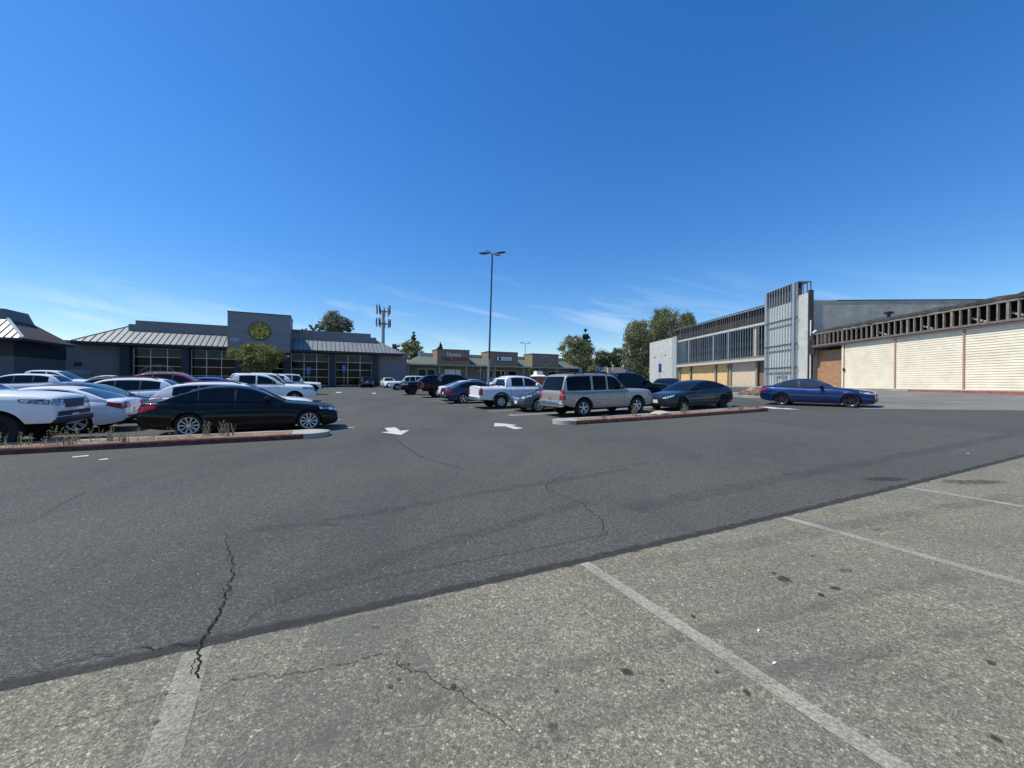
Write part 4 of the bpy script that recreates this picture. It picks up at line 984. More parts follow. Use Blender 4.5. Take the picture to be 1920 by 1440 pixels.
for x0, x1 in ((-38.55, -23.4), (-15.92, .1)): box(b, x0, x1, -.06, 0.02, 5.98, 6.29); box(b, x0 + .02, x1 - .02, .02, 1.62, 5.99, 6.1)
box(b, -38.55, -38.45, .03, 13, 5.98, 6.29); box(b, .02, .1, .03, 13, 5.98, 6.29); put_each('fascia', b, M['gymdark'], gym)
b = bmesh.new(); box(b, -34.34, -23.3, 4.9, 5.2, 8.9, 9.72); box(b, -15.95, -4.38, 4.9, 5.2, 8.9, 9.78); box(b, -34.34, -34.1, 5.21, 12, 8.9, 9.72); box(b, -4.62, -4.38, 5.21, 12, 8.9, 9.78); put_each('parapet', b, M['parapet'], gym)
b = bmesh.new(); box(b, -23.36, -15.96, -.35, 6.0, 5.75, 11.05)
tower = put('tower', b, M['gymtower'], gym)
b = bmesh.new()
for z in (6.9, 8.3, 9.7): box(b, -23.35, -15.97, -.356, -.352, z - .012, z + .012)
put_each('panel_joint', b, M['gymdark'], tower)
b = bmesh.new(); box(b, -23.42, -15.9, -.42, 6.05, 11.05, 11.15); put('coping', b, M['gymdark'], tower)
# round emblem sign
M['gold'] = plain('emblem_yellow', (.46, .33, .025), .5); M['black'] = plain('emblem_black', (.008, .008, .008), .5)
def disc(bm, cx, cz, r, y, thick=.0, mi=0, n=48):
    prism(bm, [(cx + r * math.cos(2 * math.pi * i / n), y, cz + r * math.sin(2 * math.pi * i / n)) for i in range(n)], (0, thick, 0), mi)
sx, sz = -19.67, 8.62
b = bmesh.new(); disc(b, sx, sz, 1.62, -.50, .14); sign = put('emblem_sign', fixn(b), M['black'], gym)
b = bmesh.new(); disc(b, sx, sz, 1.47, -.516, .012); put('sign_face', fixn(b), M['gold'], sign)
b = bmesh.new(); ring_bm(b, sx, sz, .70, .78, -.522)
# lifter silhouette: head, torso, raised arms, bar
def blob(pts): poly(b, [(sx + x, -.523, sz + z) for x, z in pts])
blob([(-.09, .30), (-.05, .36), (.05, .36), (.09, .30), (.07, .22), (-.07, .22)])
blob([(-.17, .20), (.17, .20), (.11, -.12), (-.11, -.12)]); blob([(-.10, -.125), (-.01, -.125), (-.04, -.52), (-.12, -.52)]); blob([(.01, -.125), (.10, -.125), (.12, -.52), (.04, -.52)])
blob([(-.175, .19), (-.175, .09), (-.34, .18), (-.30, .26)]); blob([(.175, .19), (.30, .26), (.34, .18), (.175, .09)])
put('emblem_figure', b, M['black'], sign)
sign.scale = (.79, 1, .79); sign.location = (sx * .21, 0, sz * .21)
mes = []
for ch, ang in zip('GOLD\u2019S', (163, 132, 101, 68, 48, 24)):
    mes.append(wall_text(text_mesh(ch, .60, .004, 0, 1.15, .03), sx + 1.12 * math.cos(R(ang)), -.52, sz + 1.12 * math.sin(R(ang)), R(ang - 90)))
for ch, ang in zip('GYM', (-130, -90, -50)):
    mes.append(wall_text(text_mesh(ch, .60, .004, 0, 1.15, .03), sx + 1.12 * math.cos(R(ang)), -.52, sz + 1.12 * math.sin(R(ang)), R(ang + 90)))
link('sign_lettering', join_meshes(mes, 'sign_lettering'), M['black'], sign)
link('house_number', wall_text(text_mesh('3333', .62, .02, 0, .8), -22.55, -.37, 7.22), M['mullion'], gym)
b = bmesh.new(); box(b, -38.9, -38.2, 1.56, 1.598, 3.3, 3.75); put('wall_vent', b, M['gymdark'], gym)

# connector and left building
con = empty('low_connecting_building', (-53.55, 46.65, 0), R(27), label='low dark blue building with black sign band between left roof and gym', cat='building')
b = bmesh.new(); box(b, -22, 0, .3, 12, 0, 6.35); put('wall', b, plain('deep_blue_wall', (.060, .075, .10), .7, var=.1, scale=.4), con)
b = bmesh.new(); box(b, -21.9, -.1, .22, .297, 3.95, 5.5); put('sign_band', b, M['gymdark'], con)
b = bmesh.new(); box(b, -22.05, .05, .18, .296, 6.0, 6.45); put_each('parapet', b, M['parapet'], con)
b = bmesh.new(); box(b, -1.6, -1.0, .12, .215, 5.3, 5.38); put_each('wall_light', b, M['mullion'], con)
lb = empty('left_building', (-46.1, 36.2, 0), R(27), label='dark building at the left edge with pale seamed roof slope and boxy roof block', cat='building')
b = bmesh.new(); box(b, -18, -1.3, 1.5, 10, 0, 5.6); put('wall', b, plain('black_blue_wall', (.11, .118, .13), .7), lb)
b = bmesh.new(); box(b, -18, -1.28, 1.42, 1.497, 3.9, 5.5); box(b, -1.297, -1.22, 1.5, 10, 3.9, 5.5); put_each('eave_shade_band', b, M['gymdark'], lb)  # shade under the eave, put in as dark strips on the upper wall
seam_roof(lb, 'roof', -18, 0, -18, -2.2, 5.55, 7.5, 2.6, hipl=False, hipr=False, ribs=.5)
b = bmesh.new(); poly(b, [(.0, 0, 5.55), (0, 8.6, 5.55), (-2.2, 6.4, 7.5), (-2.2, 2.6, 7.5)]); put('shingle_slope', fixn(b), M['shingle'], lb)
b = bmesh.new(); tube(b, [(0, 0, 5.6), (-2.2, 2.6, 7.55)], .12, 6); put('hip_flashing', b, plain('hip_flashing_metal', (.6, .61, .6), .4, .4), lb)
b = bmesh.new(); prism(b, [(-18, 2.5, 7.45), (-2.1, 2.5, 7.45), (-2.5, 2.75, 8.5), (-18, 2.75, 8.5)], (0, .01, 0))
bb = bmesh.new(); vs = [bb.verts.new(p) for p in ((-18, 2.55, 7.4), (-2.15, 2.55, 7.4), (-2.15, 6.5, 7.4), (-18, 6.5, 7.4), (-18, 2.8, 8.55), (-2.5, 2.8, 8.55), (-2.5, 6.2, 8.55), (-18, 6.2, 8.55))]; b.free()
for f in ((4, 5, 6, 7), (0, 1, 5, 4), (1, 2, 6, 5), (2, 3, 7, 6), (3, 0, 4, 7)): bb.faces.new([vs[i] for i in f])
put('roof_block', fixn(bb), plain('roof_block_grey', (.16, .16, .165), .7), lb)
b = bmesh.new(); box(b, -18, .02, -.05, .0, 5.3, 5.545); box(b, -.03, .02, .003, 8.6, 5.3, 5.545); box(b, -18, -.04, .003, 1.5, 5.3, 5.36); put_each('fascia', b, M['gymdark'], lb)

# nail studio strip
M['beige'] = plain('grey_beige_wall', (.235, .22, .19), .8, var=.08); M['signbox'] = plain('tan_stucco', (.27, .20, .14), .85, var=.08, scale=2, bump=.2); M['coping'] = plain('dark_coping', (.06, .055, .05), .6)
M['green_roof'] = plain('green_grey_shingle', (.125, .15, .125), .85, var=.2, scale=5); M['lt_parapet'] = plain('pale_parapet', (.44, .43, .41), .8); M['white'] = plain('white_sign', (.88, .88, .88), .5)
M['redletter'] = plain('red_letters', (.20, .018, .022), .5)
st_ = empty('shop_strip', (-17.9, 66, 0), R(25), label='beige shop strip with green shingle roof and three tan sign boxes', cat='building')
b = bmesh.new(); box(b, 0, 36, 2.2, 16, .6, 4.9); put('wall', b, M['beige'], st_)
b = bmesh.new(); poly(b, [(-.1, 0, 4.85), (36, 0, 4.85), (36, 3.1, 6.42), (2.6, 3.1, 6.42)]); poly(b, [(-.1, 6, 4.85), (-.1, 0, 4.85), (2.6, 3.1, 6.42), (2.6, 6, 6.42)]); put('roof', fixn(b), M['green_roof'], st_)
b = bmesh.new(); box(b, 2.6, 36, 3.1, 3.4, 6.3, 7.0); put_each('parapet', b, M['lt_parapet'], st_)
b = bmesh.new(); box(b, -.15, 36.1, -.08, .0, 4.62, 4.86); box(b, -.15, 36.1, .0, 2.2, 4.63, 4.70); put_each('fascia', b, plain('pale_fascia', (.42, .42, .38), .7), st_)
b = bmesh.new()
for x in (.1, 5.6, 10.6, 13.4, 16.3, 22.4, 26, 30, 35.6): box(b, x - .09, x + .09, .25, .43, .6, 4.64)
put_each('porch_post', b, plain('pale_post', (.4, .4, .36), .7), st_)
for x0, x1, m in ((2.1, 3.6, 'pane'), (3.75, 5.2, 'pane'), (7.0, 9.0, 'white'), (9.1, 10.1, 'white'), (13.7, 14.6, 'pane'), (15.2, 16.6, 'pane'), (16.95, 18.3, 'pane'), (18.4, 19.1, 'pane'), (19.8, 21.7, 'pane'), (29, 32, 'pane')):
    f = bmesh.new()
    for a0, a1, c0, c1 in ((x0, x1, 3.94, 4.05), (x0, x1, 1.0, 1.1), (x0, x0 + .07, 1.1, 3.94), (x1 - .07, x1, 1.1, 3.94), (x0 + .07, x1 - .07, 2.55, 2.63)): box(f, a0, a1, 2.1, 2.196, c0, c1)
    w = put('window', f, M['mullion'], st_); g = bmesh.new(); wall(g, x0 + .03, x1 - .03, 2.15, 1.05, 4.0); put('pane', g, M[m], w)
for x0, x1, z1 in ((5.0, 11.0, 7.45), (14.72, 20.85, 7.42), (24.02, 30.1, 7.38)):
    b = bmesh.new(); box(b, x0, x1, -.25, 3.6, 4.87, z1); sb = put('sign_box', b, M['signbox'], st_)
    b = bmesh.new(); box(b, x0 - .06, x1 + .06, -.31, 3.65, z1, z1 + .12); put('coping', b, M['coping'], sb)
yy = -.27
link('script_lettering', wall_text(text_mesh('Venice', 1.0, .03, .35, 1.05), 7.95, yy, 6.62), M['white'], st_)
mes = []; cx_ = 5.85
for tx, size in (('N', 1.0), ('AIL', .8), (' ', .5), ('S', 1.0), ('TUDIO', .8)):
    if tx == ' ': cx_ += .22; continue
    me = text_mesh(tx, size, .03, 0, .93, .028); w_ = max(v.co.x for v in me.vertices) - min(v.co.x for v in me.vertices); h_ = min(v.co.y for v in me.vertices)
    mes.append(wall_text(me, cx_ + w_ / 2, yy, 5.52 - h_)); cx_ += w_ + .07
link('sign_lettering', join_meshes(mes, 'sign_lettering'), M['redletter'], st_)
b = bmesh.new(); box(b, 16.3, 19.6, -.40, -.253, 5.75, 6.65); sp2 = put('sign_panel', b, M['black'], st_)
b = bmesh.new(); box(b, 16.4, 19.5, -.412, -.402, 5.85, 6.55); put('sign_face', b, M['white'], sp2)
b = bmesh.new(); disc(b, 17.0, 6.2, .3, -.425, .01); put('sign_logo', fixn(b), M['black'], sp2)
M['greyletter'] = plain('grey_blue_letters', (.25, .31, .42), .5); b = bmesh.new()
for z, x1 in ((6.32, 19.1), (6.05, 19.25)):
    x = 17.5
    while x < x1: w = rnd.uniform(.1, .2); box(b, x, x + w, -.422, -.414, z - .07, z + .07); x += w + .05
put('sign_lettering', b, M['greyletter'], sp2)
M['steel_logo'] = plain('steel_logo', (.42, .43, .45), .4, .3); b = bmesh.new()
def eye(cx, cz, hw_, hh, t):
    for sgn in (1, -1):
        pv = None
        for i in range(25):
            u = i / 24; x = cx - hw_ + 2 * hw_ * u; z = hh * math.sin(math.pi * u) ** .8
            row = [bmv for bmv in (b.verts.new((x, -.3, cz + sgn * z)), b.verts.new((x, -.3, cz + sgn * max(0, z - t))))]
            if pv: b.faces.new((pv[0], row[0], row[1], pv[1]))
            pv = row
eye(27.2, 6.1, 1.35, .95, .13); put('sign_logo', fixn(b), M['steel_logo'], st_)
b = bmesh.new(); tube(b, [(25.5, -.3, 5.75), (25.75, -.3, 6.1), (25.9, -.3, 6.55), (25.6, -.3, 6.6), (25.55, -.3, 6.35), (25.95, -.3, 6.3), (26.2, -.3, 6.05), (26.6, -.3, 6.15), (27, -.3, 6.05), (27.4, -.3, 6.22), (27.8, -.3, 6.05), (28.3, -.3, 6.2), (28.75, -.3, 6.25)], .05, 5)
put('sign_script', b, M['steel_logo'], st_)
link('house_number', wall_text(text_mesh('8439', .36, .01), 7.55, 2.17, 4.35), M['black'], st_)
link('house_number', wall_text(text_mesh('8441', .36, .01), 18.0, 2.17, 4.35), M['black'], st_)

# right: shuttered beige building and its stud-framed neighbour
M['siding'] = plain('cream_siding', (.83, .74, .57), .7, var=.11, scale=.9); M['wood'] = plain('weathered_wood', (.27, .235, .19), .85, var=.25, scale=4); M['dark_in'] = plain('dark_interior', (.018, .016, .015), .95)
M['tarpaper'] = plain('torn_tar_paper', (.05, .048, .045), .9, var=.5, scale=2, bump=.6); M['mauve'] = plain('mauve_beam', (.20, .15, .14), .8, var=.2); M['pipe'] = plain('rusty_pink_pipe', (.40, .25, .20), .7)
M['osb'] = make_plywood('brown_osb', (.42, .235, .13), (1.6, 1.6, 4.5)); M['cmu'] = cracked_concrete('grey_block_wall', (.54, .485, .395), (.8, .4)); M['cmu_pale'] = cracked_concrete('pale_block_wall', (.56, .56, .52), (.8, .4), .1)
bg = empty('shuttered_building', (34, 0, 0), math.atan2(1, .0582), label='cream sided long wall under an exposed timber rafter band, roof torn open', cat='building')
b = bmesh.new(); z = 1.15; k = 0; n_ = 25; dz = (6.12 - 1.15) / n_
for i in range(n_): [setattr(q.co, 'y', .004) for q in box(b, 20, 42.1, -.3, .03, z + i * dz + .014, z + (i + 1) * dz)[6:8]]
box(b, 20, 42.1, -.3, -.02, 1.15, 6.1)
put('siding_wall', b, M['siding'], bg)
b = bmesh.new(); box(b, 42.1, 42.5, -.3, .08, 1.1, 6.1); put('corner_trim', b, M['siding'], bg)
for x in (36.2, 30.4, 22.0):
    b = bmesh.new(); box(b, x - .06, x + .06, .024, .11, 1.15, 6.1); put('downpipe', b, M['pipe'], bg)
b = bmesh.new(); box(b, 42.1, 42.16, .085, .13, 1.15, 6.1); put('downpipe', b, M['trim'], bg)
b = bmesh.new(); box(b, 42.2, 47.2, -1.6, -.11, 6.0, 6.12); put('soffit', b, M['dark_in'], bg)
b = bmesh.new(); box(b, 42.5, 47.2, -.9, -.7, 1.1, 5.75); put('boarded_wall', b, M['osb'], bg)
b = bmesh.new(); box(b, 20, 46.7, -.1, .30, 6.125, 6.26); box(b, 20, 46.7, -.1, .36, 6.262, 6.42); put('eave_beam', b, M['mauve'], bg)
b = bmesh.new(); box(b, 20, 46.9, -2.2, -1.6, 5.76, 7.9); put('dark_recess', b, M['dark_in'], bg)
b = bmesh.new(); x = 20.2; i = 0
while x < 46.7:
    w = .09 if i % 6 else .17; box(b, x - w / 2, x + w / 2, -.09, .06, 6.42, 7.72); x += .62; i += 1
put_each('rafter_stud', b, M['wood'], bg)
b = bmesh.new(); box(b, 20, 46.75, -.25, .09, 7.72, 7.86); put('top_plate', b, M['wood'], bg)
b = bmesh.new()
for (x, z0) in ((29.4, 6.5), (33.3, 6.5), (37.6, 6.5), (26.9, 6.5)): 
    v = box(b, x, x + .9, -.5, -.4, z0, z0 + .14); 
    for q in v: q.co.z += (q.co.x - x) * .45
put_each('broken_brace', b, M['lt_parapet'], bg)
b = bmesh.new(); g = []; k = 60
for i in range(k + 1):
    x = 20 + 26.9 * i / k; e = .12 * noise.noise(Vector((x * 1.3, 0, 0))) + .06 * noise.noise(Vector((x * 5, 0, 3)))
    g.append([b.verts.new((x, yy_, zz_)) for yy_, zz_ in ((.12 + e, 7.88 + e * .3), (.1 + e, 8.12 + e * 1.8), (-1.2, 8.45 + e * 1.6), (-4, 8.6), (-20, 9.2), (-20, 7.9), (-1.6, 7.88))])
for a, c in zip(g, g[1:]):
    for j in range(6): b.faces.new((a[j], c[j], c[j + 1], a[j + 1]))
put('torn_roof_edge', fixn(b), M['tarpaper'], bg, 30)
b = bmesh.new(); tube(b, [(38, -.9, 8.2), (38, -.9, 8.75)], .14, 8); box(b, 37.75, 38.25, -1.15, -.65, 8.7, 8.9); put('roof_vent', b, M['trim'], bg)
b = bmesh.new(); poly(b, [(24.5, -.4, 8.3), (27.5, -.2, 8.15), (27.8, -1.6, 8.5), (25, -1.5, 8.75)]); put('loose_roof_sheet', b, M['white'], bg)
b = bmesh.new(); tube(b, [(47.0, .05, 5.3), (47.0, .08, 6.3), (46.9, .1, 7.2), (46.8, .1, 7.9)], [.25, .42, .3, .2], 9); 
for v in b.verts: v.co += Vector((noise.noise(v.co * 2), noise.noise(v.co * 2 + Vector((9, 0, 0))), noise.noise(v.co * 3))) * .22
put('hanging_tar_sheet', b, M['tarpaper'], bg)
b = bmesh.new(); tube(b, [(46.8, .1, 7.95), (46.5, .0, 8.2)], .16, 8); put('white_vent_cap', b, M['white'], bg)
b = bmesh.new(); box(b, 42.0, 42.25, .09, .16, 3.2, 3.5); put('wall_lamp', b, M['trim'], bg)
cm = empty('block_wall', (34 + .0582 * 47.5, 47.5, 0), math.atan2(1, .0582), label='large grey concrete block end wall rising behind the torn roof', cat='wall')
b = bmesh.new(); box(b, 0, .4, -42, -.35, .9, 12.05); put('wall', b, M['cmu'], cm)
b = bmesh.new(); box(b, -.05, .45, -3.1, -.36, 12.05, 12.16); put('pale_coping', b, M['white'], cm)
b = bmesh.new(); box(b, -.05, .45, -42, -3.1, 12.05, 12.14); put('coping', b, M['coping'], cm)
pr = empty('concrete_pier', (34 + .0582 * 47.3, 47.3, 0), math.atan2(1, .0582), label='tall pale concrete pier between the stud tower and the torn roof', cat='pier')
b = bmesh.new(); box(b, .15, 1.9, -.3, .25, 1.0, 13.05); put('shaft', b, M['cmu_pale'], pr)
b = bmesh.new(); box(b, .0, .14, -.3, .28, 1.0, 13.35); put('edge_frame', b, M['coping'], pr)
b = bmesh.new(); tube(b, [(-.1, .1, 1.2), (-.1, .1, 9.6)], .07, 6); put('white_pipe', b, M['white'], pr)

M['stud'] = plain('galvanised_stud', (.44, .47, .49), .4, .5, var=.1); M['stud_dark'] = plain('dull_stud', (.21, .21, .21), .6, .3, var=.2); M['sheath'] = plain('dark_sheathing', (.040, .036, .033), .9, var=.5, scale=.8)
M['ply'] = make_plywood('orange_plywood', (.80, .54, .24)); M['ply_grey'] = make_plywood('greyed_plywood', (.66, .53, .38)); M['ply_brown'] = make_plywood('brown_plywood', (.24, .17, .11))
M['ledge'] = plain('pale_ledge', (.55, .52, .48), .8, var=.2); M['backwhite'] = plain('pale_backing', (.50, .52, .52), .7); M['bluein'] = plain('blue_dark_backing', (.010, .014, .020), .7, var=.5, scale=.5)
fb = empty('stud_framed_building', (37.2, 55.8, 0), math.atan2(1, -.067), label='half stripped store front with bare metal studs above boarded plywood openings', cat='building')
b = bmesh.new(); x = .2; i = 0
while x < 26.4: 
    w = .05 if i % 7 else .09; box(b, x - w * .7, x + w * .7, -.09, .0, 10.85, 13.3); x += .6; i += 1
put_each('upper_stud', b, M['stud_dark'], fb)
b = bmesh.new(); x = .2; i = 0
while x < 26.2: w = .04 if i % 5 else .06; box(b, x - w * .8, x + w * .8, -.09, .0, 5.95, 10.5); x += .6; i += 1
put_each('lower_stud', b, M['stud'], fb)
b = bmesh.new(); box(b, 0, 28.3, -.2, .05, 13.3, 13.42); box(b, 0, 26.3, -.2, .06, 5.75, 5.95); put('track', b, M['stud_dark'], fb)
b = bmesh.new(); box(b, 0, 26.3, -.2, .06, 10.5, 10.56); box(b, 0, 26.3, -.2, .08, 10.562, 10.76); box(b, 0, 26.3, -.2, .04, 10.762, 10.85); put('mid_beam', b, M['ledge'], fb)
b = bmesh.new(); box(b, 0, 28.3, -.9, -.5, 10.86, 13.25); put('sheathing', b, M['sheath'], fb)
b = bmesh.new(); box(b, 0, 26.3, -2.2, -1.9, 1.0, 10.84); put('interior_wall', b, M['bluein'], fb)
b = bmesh.new(); box(b, 0, 28, -2.2, .0, 13.0, 13.1); box(b, 0, 26.4, -2.2, -.2, 5.3, 5.5); put('floor_slab', b, M['sheath'], fb)
b = bmesh.new()
for x, m in ((22.0, 0), (13.6, 0), (9.3, 0)): box(b, x - .12, x + .12, -.3, .02, 5.95, 10.5)
put_each('upper_column', b, M['stud'], fb)
b = bmesh.new(); box(b, 2.6, 3.3, -.5, -.17, 5.95, 10.5); put('wooden_column', b, M['ply_grey'], fb)
b = bmesh.new(); box(b, -.1, 26.6, -.9, .30, 5.22, 5.58); put('ledge', b, M['ledge'], fb)
b = bmesh.new(); box(b, -.1, 26.5, -.9, .22, 5.582, 5.75); put('weathered_rim', b, M['wood'], fb)
for x0, x1, m in ((22.6, 26.2, 'ply'), (13.9, 21.7, 'ply'), (9.5, 13.3, 'ply'), (3.1, 9.1, 'ply_grey'), (.02, 3.05, 'ply_brown')):
    b = bmesh.new(); yb = -.62 if m != 'ply_brown' else -.8; box(b, x0, x1, yb - .1, yb, 1.1, 5.22); put('plywood_panel', b, M[m], fb)
b = bmesh.new()
for x in (26.4, 22.1, 13.6, 9.3, 3.0): box(b, x - .2, x + .2, -.60, -.38, 1.1, 5.22)
put_each('column', b, M['wood'], fb)
b = bmesh.new(); v = box(b, 9.6, 9.85, -.36, -.22, 1.1, 5.0); put('leaning_board', b, M['ply_brown'], fb)
b = bmesh.new(); box(b, 26.6, 28.6, -.4, .22, 1.0, 11.85); put('return_pier', b, plain('grey_green_board', (.36, .40, .38), .8), fb)
b = bmesh.new(); box(b, 28.6, 40.2, -6, .2, 1.0, 11.8); put('pale_wall', b, M['cmu_pale'], fb)
b = bmesh.new(); 
for x, z in ((37, 7.9), (31.5, 8.0)): box(b, x, x + .35, .205, .3, z, z + .25)
put_each('wall_light', b, M['trim'], fb)
b = bmesh.new(); box(b, -8.6, 30, .8, 3.6, .6, 1.36); put('pavement', b, M['kerb'], fb)
tw_ = empty('stud_tower', (34 + .0582 * 49, 49, 0), math.atan2(1, .0582), label='tall square tower of bright galvanised studs beside the pale pier', cat='tower')
b = bmesh.new(); x = .2; i = 0
while x < 6.9: box(b, x - .05, x + .05, .36, .45, 1.0, 14.75); x += .58; i += 1
put_each('front_stud', b, M['stud'], tw_)
b = bmesh.new(); box(b, 6.6, 7.0, .1, .5, 1.0, 14.78); box(b, .55, .95, .2, .56, 1.0, 14.8); put_each('corner_post', b, M['stud'], tw_)
b = bmesh.new()
for z in (3.9, 6.95, 10.3): box(b, .0, 6.9, .455, .52, z - .12, z + .12)
put_each('bracing_channel', b, plain('dark_channel', (.10, .115, .125), .5, .3), tw_)
b = bmesh.new(); box(b, .1, 6.9, -.1, .06, 1.0, 12.6); put('backing', b, M['backwhite'], tw_)
b = bmesh.new(); box(b, .1, 6.9, -.1, .05, 12.62, 14.7); box(b, 6.78, 6.9, -1.2, -.11, 1.0, 14.6); put('top_backing', b, M['sheath'], tw_)
b = bmesh.new(); box(b, .0, 7.0, -1.2, .5, 14.8, 14.9); put('cap_track', b, M['stud'], tw_)
b = bmesh.new()
for y in (-.2, -.7, -1.15): box(b, .0, .1, y - .05, y + .05, 1.0, 14.78)
put_each('side_stud', b, M['stud_dark'], tw_)
b = bmesh.new(); 
for x0, x1, z0, z1 in ((2.6, 4.6, 3.3, 3.5), (2.6, 2.75, 1.2, 3.3), (4.45, 4.6, 1.2, 3.3)): box(b, x0, x1, .46, .56, z0, z1)
put('door_frame', b, M['stud'], tw_)

# pavement kerb in front of the cream wall
b = bmesh.new(); k = 24
g = [[b.verts.new((18 + 28.5 * i / k, y, z)) for y, z in ((3.2, .5), (3.2, 1.33), (2.95, 1.35), (.05, 1.37))] for i in range(k + 1)]
for a, c in zip(g, g[1:]):
    for j in range(3): b.faces.new((a[j], c[j], c[j + 1], a[j + 1]))
sw = put('pavement', fixn(b), M['kerb'], None, kind='structure'); sw.location = (34, 0, 0); sw.rotation_euler.z = math.atan2(1, .0582)
b = bmesh.new(); box(b, 18, 31.5, 3.203, 3.23, .5, 1.32); o = put('red_kerb', b, plain('faded_red_kerb', (.34, .12, .10), .8, var=.3), None, kind='structure'); o.location = (34, 0, 0); o.rotation_euler.z = math.atan2(1, .0582)

# ------------------------------------------------------------------ poles, signs, mast
M['pole'] = plain('galvanised_pole', (.30, .31, .33), .5, .4); M['pole_dark'] = plain('dark_bronze_pole', (.05, .055, .07), .5, .3); M['lampglass'] = plain('lamp_lens', (.55, .5, .42), .3)
def lamp_post(x, y, h, arms, lean, label, r=.09):
    o = empty('street_lamp', (x, y, gz(x, y)), 0, label=label, cat='street lamp'); o.rotation_euler.y = lean
    b = bmesh.new(); tube(b, [(0, 0, 2.9), (0, 0, h)], [r, r * .75], 10); put('pole', b, M['pole_dark'], o, 40)
    b = bmesh.new(); tube(b, [(0, 0, 0), (0, 0, .5), (0, 0, 2.9)], [r * 1.7, r * 1.35, r * 1.35], 10); tube(b, [(0, 0, 2.7), (0, 0, 3.4)], r * 1.6, 10); put('base_sleeve', b, M['pole'], o, 40)
    for a, up in arms:
        c, s = math.cos(a), math.sin(a); b = bmesh.new(); tube(b, [(0, 0, h - .05), (c * .25, s * .25, h + up * .1), (c * .45, s * .45, h + up * .25)], .035, 6); arm = put('arm', b, M['pole_dark'], o, 40)
        b = bmesh.new(); n = 8; L_ = .85
        prof = [(0, .09, .05), (.15, .17, .09), (.45, .20, .10), (.7, .16, .08), (L_, .06, .03)]; pv = None
        for t, w, hh in prof:
            row = []
            for j in range(n):
                q = 2 * math.pi * j / n; row.append(b.verts.new((c * (.42 + t) - s * w * math.cos(q), s * (.42 + t) + c * w * math.cos(q), h + up * (.25 + t * .45) + hh * math.sin(q))))
            if pv:
                for j in range(n): b.faces.new((pv[j], row[j], row[(j + 1) % n], pv[(j + 1) % n]))
            else: b.faces.new(row)
            pv = row
        b.faces.new(pv); put('lamp_head', fixn(b), M['pole_dark'], arm, 40)
        b = bmesh.new(); 
        poly(b, [(c * (.6 + t) - s * w, s * (.6 + t) + c * w, h + up * (.25 + (.18 + t) * .45) - .105) for t, w in ((0, -.1), (.35, -.11), (.35, .11), (0, .1))]); put('lamp_lens', b, M['lampglass'], arm)
    return o
lamp_post(-2.25, 36.2, 13.35, [(R(8), .35), (R(188), -.1), (R(125), .95), (R(-55), -.75)], R(1.35), 'tall lone lamp post with four lamp heads rising behind the navy saloon')
lamp_post(3.1, 92, 10.0, [(R(0), .2), (R(180), .2)], 0, 'distant thin lamp post with two heads behind the shop strip', .08)
cx, cy = -30.6, 91
ct = empty('mobile_phone_mast', (cx, cy, gz(cx, cy)), 0, label='grey phone mast with two rings of antenna panels behind the gym roof', cat='mast')
b = bmesh.new(); tube(b, [(0, 0, 0), (0, 0, 17.2)], [.42, .36], 12); put('pole', b, M['pole'], ct, 40)
for zc, rr in ((17.2, 1.5), (14.3, 1.6)):
    b = bmesh.new()
    for k in range(3):
        a, a2 = 2 * math.pi * k / 3 + .4, 2 * math.pi * (k + 1) / 3 + .4
        tube(b, [(math.cos(a) * rr, math.sin(a) * rr, zc), (math.cos(a2) * rr, math.sin(a2) * rr, zc)], .08, 6); tube(b, [(0, 0, zc), (math.cos(a) * rr, math.sin(a) * rr, zc)], .08, 6)
    fr_ = put('antenna_frame', b, M['pole_dark'], ct, 40)
    for k in range(9):
        a = 2 * math.pi * k / 9 + .25; x, y = math.cos(a) * rr, math.sin(a) * rr; hh = rnd.uniform(1.6, 2.2)
        b = bmesh.new(); box(b, -.14, .14, -.08, .08, -hh / 2, hh / 2); pn = put('antenna_panel', b, M['pole'] if k % 3 else M['pole_dark'], fr_); pn.location = (x, y, zc + rnd.uniform(-.1, .5)); pn.rotation_euler.z = a
M['blue'] = plain('blue_sign', (.045, .14, .48), .5); 
def bay_sign(x, y, zc, h, label, yaw=25, w=.42, ppole=None):
    g_ = gz(x, y); o = empty('parking_sign', (x, y, g_), R(yaw), label=label, cat='parking sign', group='blue parking bay signs')
    b = bmesh.new(); tube(b, [(0, 0, 0), (0, 0, zc + h / 2 - g_)], .03, 6); put('post', b, M['pole'], o)
    b = rbox(-w / 2, w / 2, -.055, -.035, zc - h / 2 - g_, zc + h / 2 - g_, .008, 1); pn = put('sign_panel', b, M['blue'], o)
    b = bmesh.new(); zz_ = zc - g_ + h * .15; ring_bm(b, -.01, zz_ - .05, .075, .1, -.058, R(100), R(360), 16); box(b, -.03, .0, -.061, -.057, zz_ - .02, zz_ + .12); ring_bm(b, -.015, zz_ + .16, .0, .03, -.059, n=10); put('accessible_symbol', b, M['white'], pn)
def at(px, py, Y):
    dx, dy = px - 960, py - 720; lx = dx * math.cos(ROLL) + dy * math.sin(ROLL); ly = -dx * math.sin(ROLL) + dy * math.cos(ROLL)
    return Vector((lx / 720 * Y, Y, CAMZ - (ly + 2.5) / 720 * Y))
for px, py, Y, h, lab in ((499, 688, 50, .9, 'blue parking sign in front of the first gym window'), (579, 695, 54, .95, 'blue parking sign before the window right of the gym tree'), (645, 691, 57, .9, 'blue parking sign before the last gym window'), (1089, 697, 44, .5, 'small blue sign just over the champagne off-road car roof'), (1124, 694, 48, 1.0, 'blue parking sign standing before the grey roofed house'), (1176, 697, 44, 1.0, 'blue parking sign standing before the big willowy tree'), (1237, 690, 48, 1.1, 'blue parking sign standing before the pale block wall')):
    p = at(px, py, Y); bay_sign(p.x, p.y, p.z, h, lab, 25, .5)

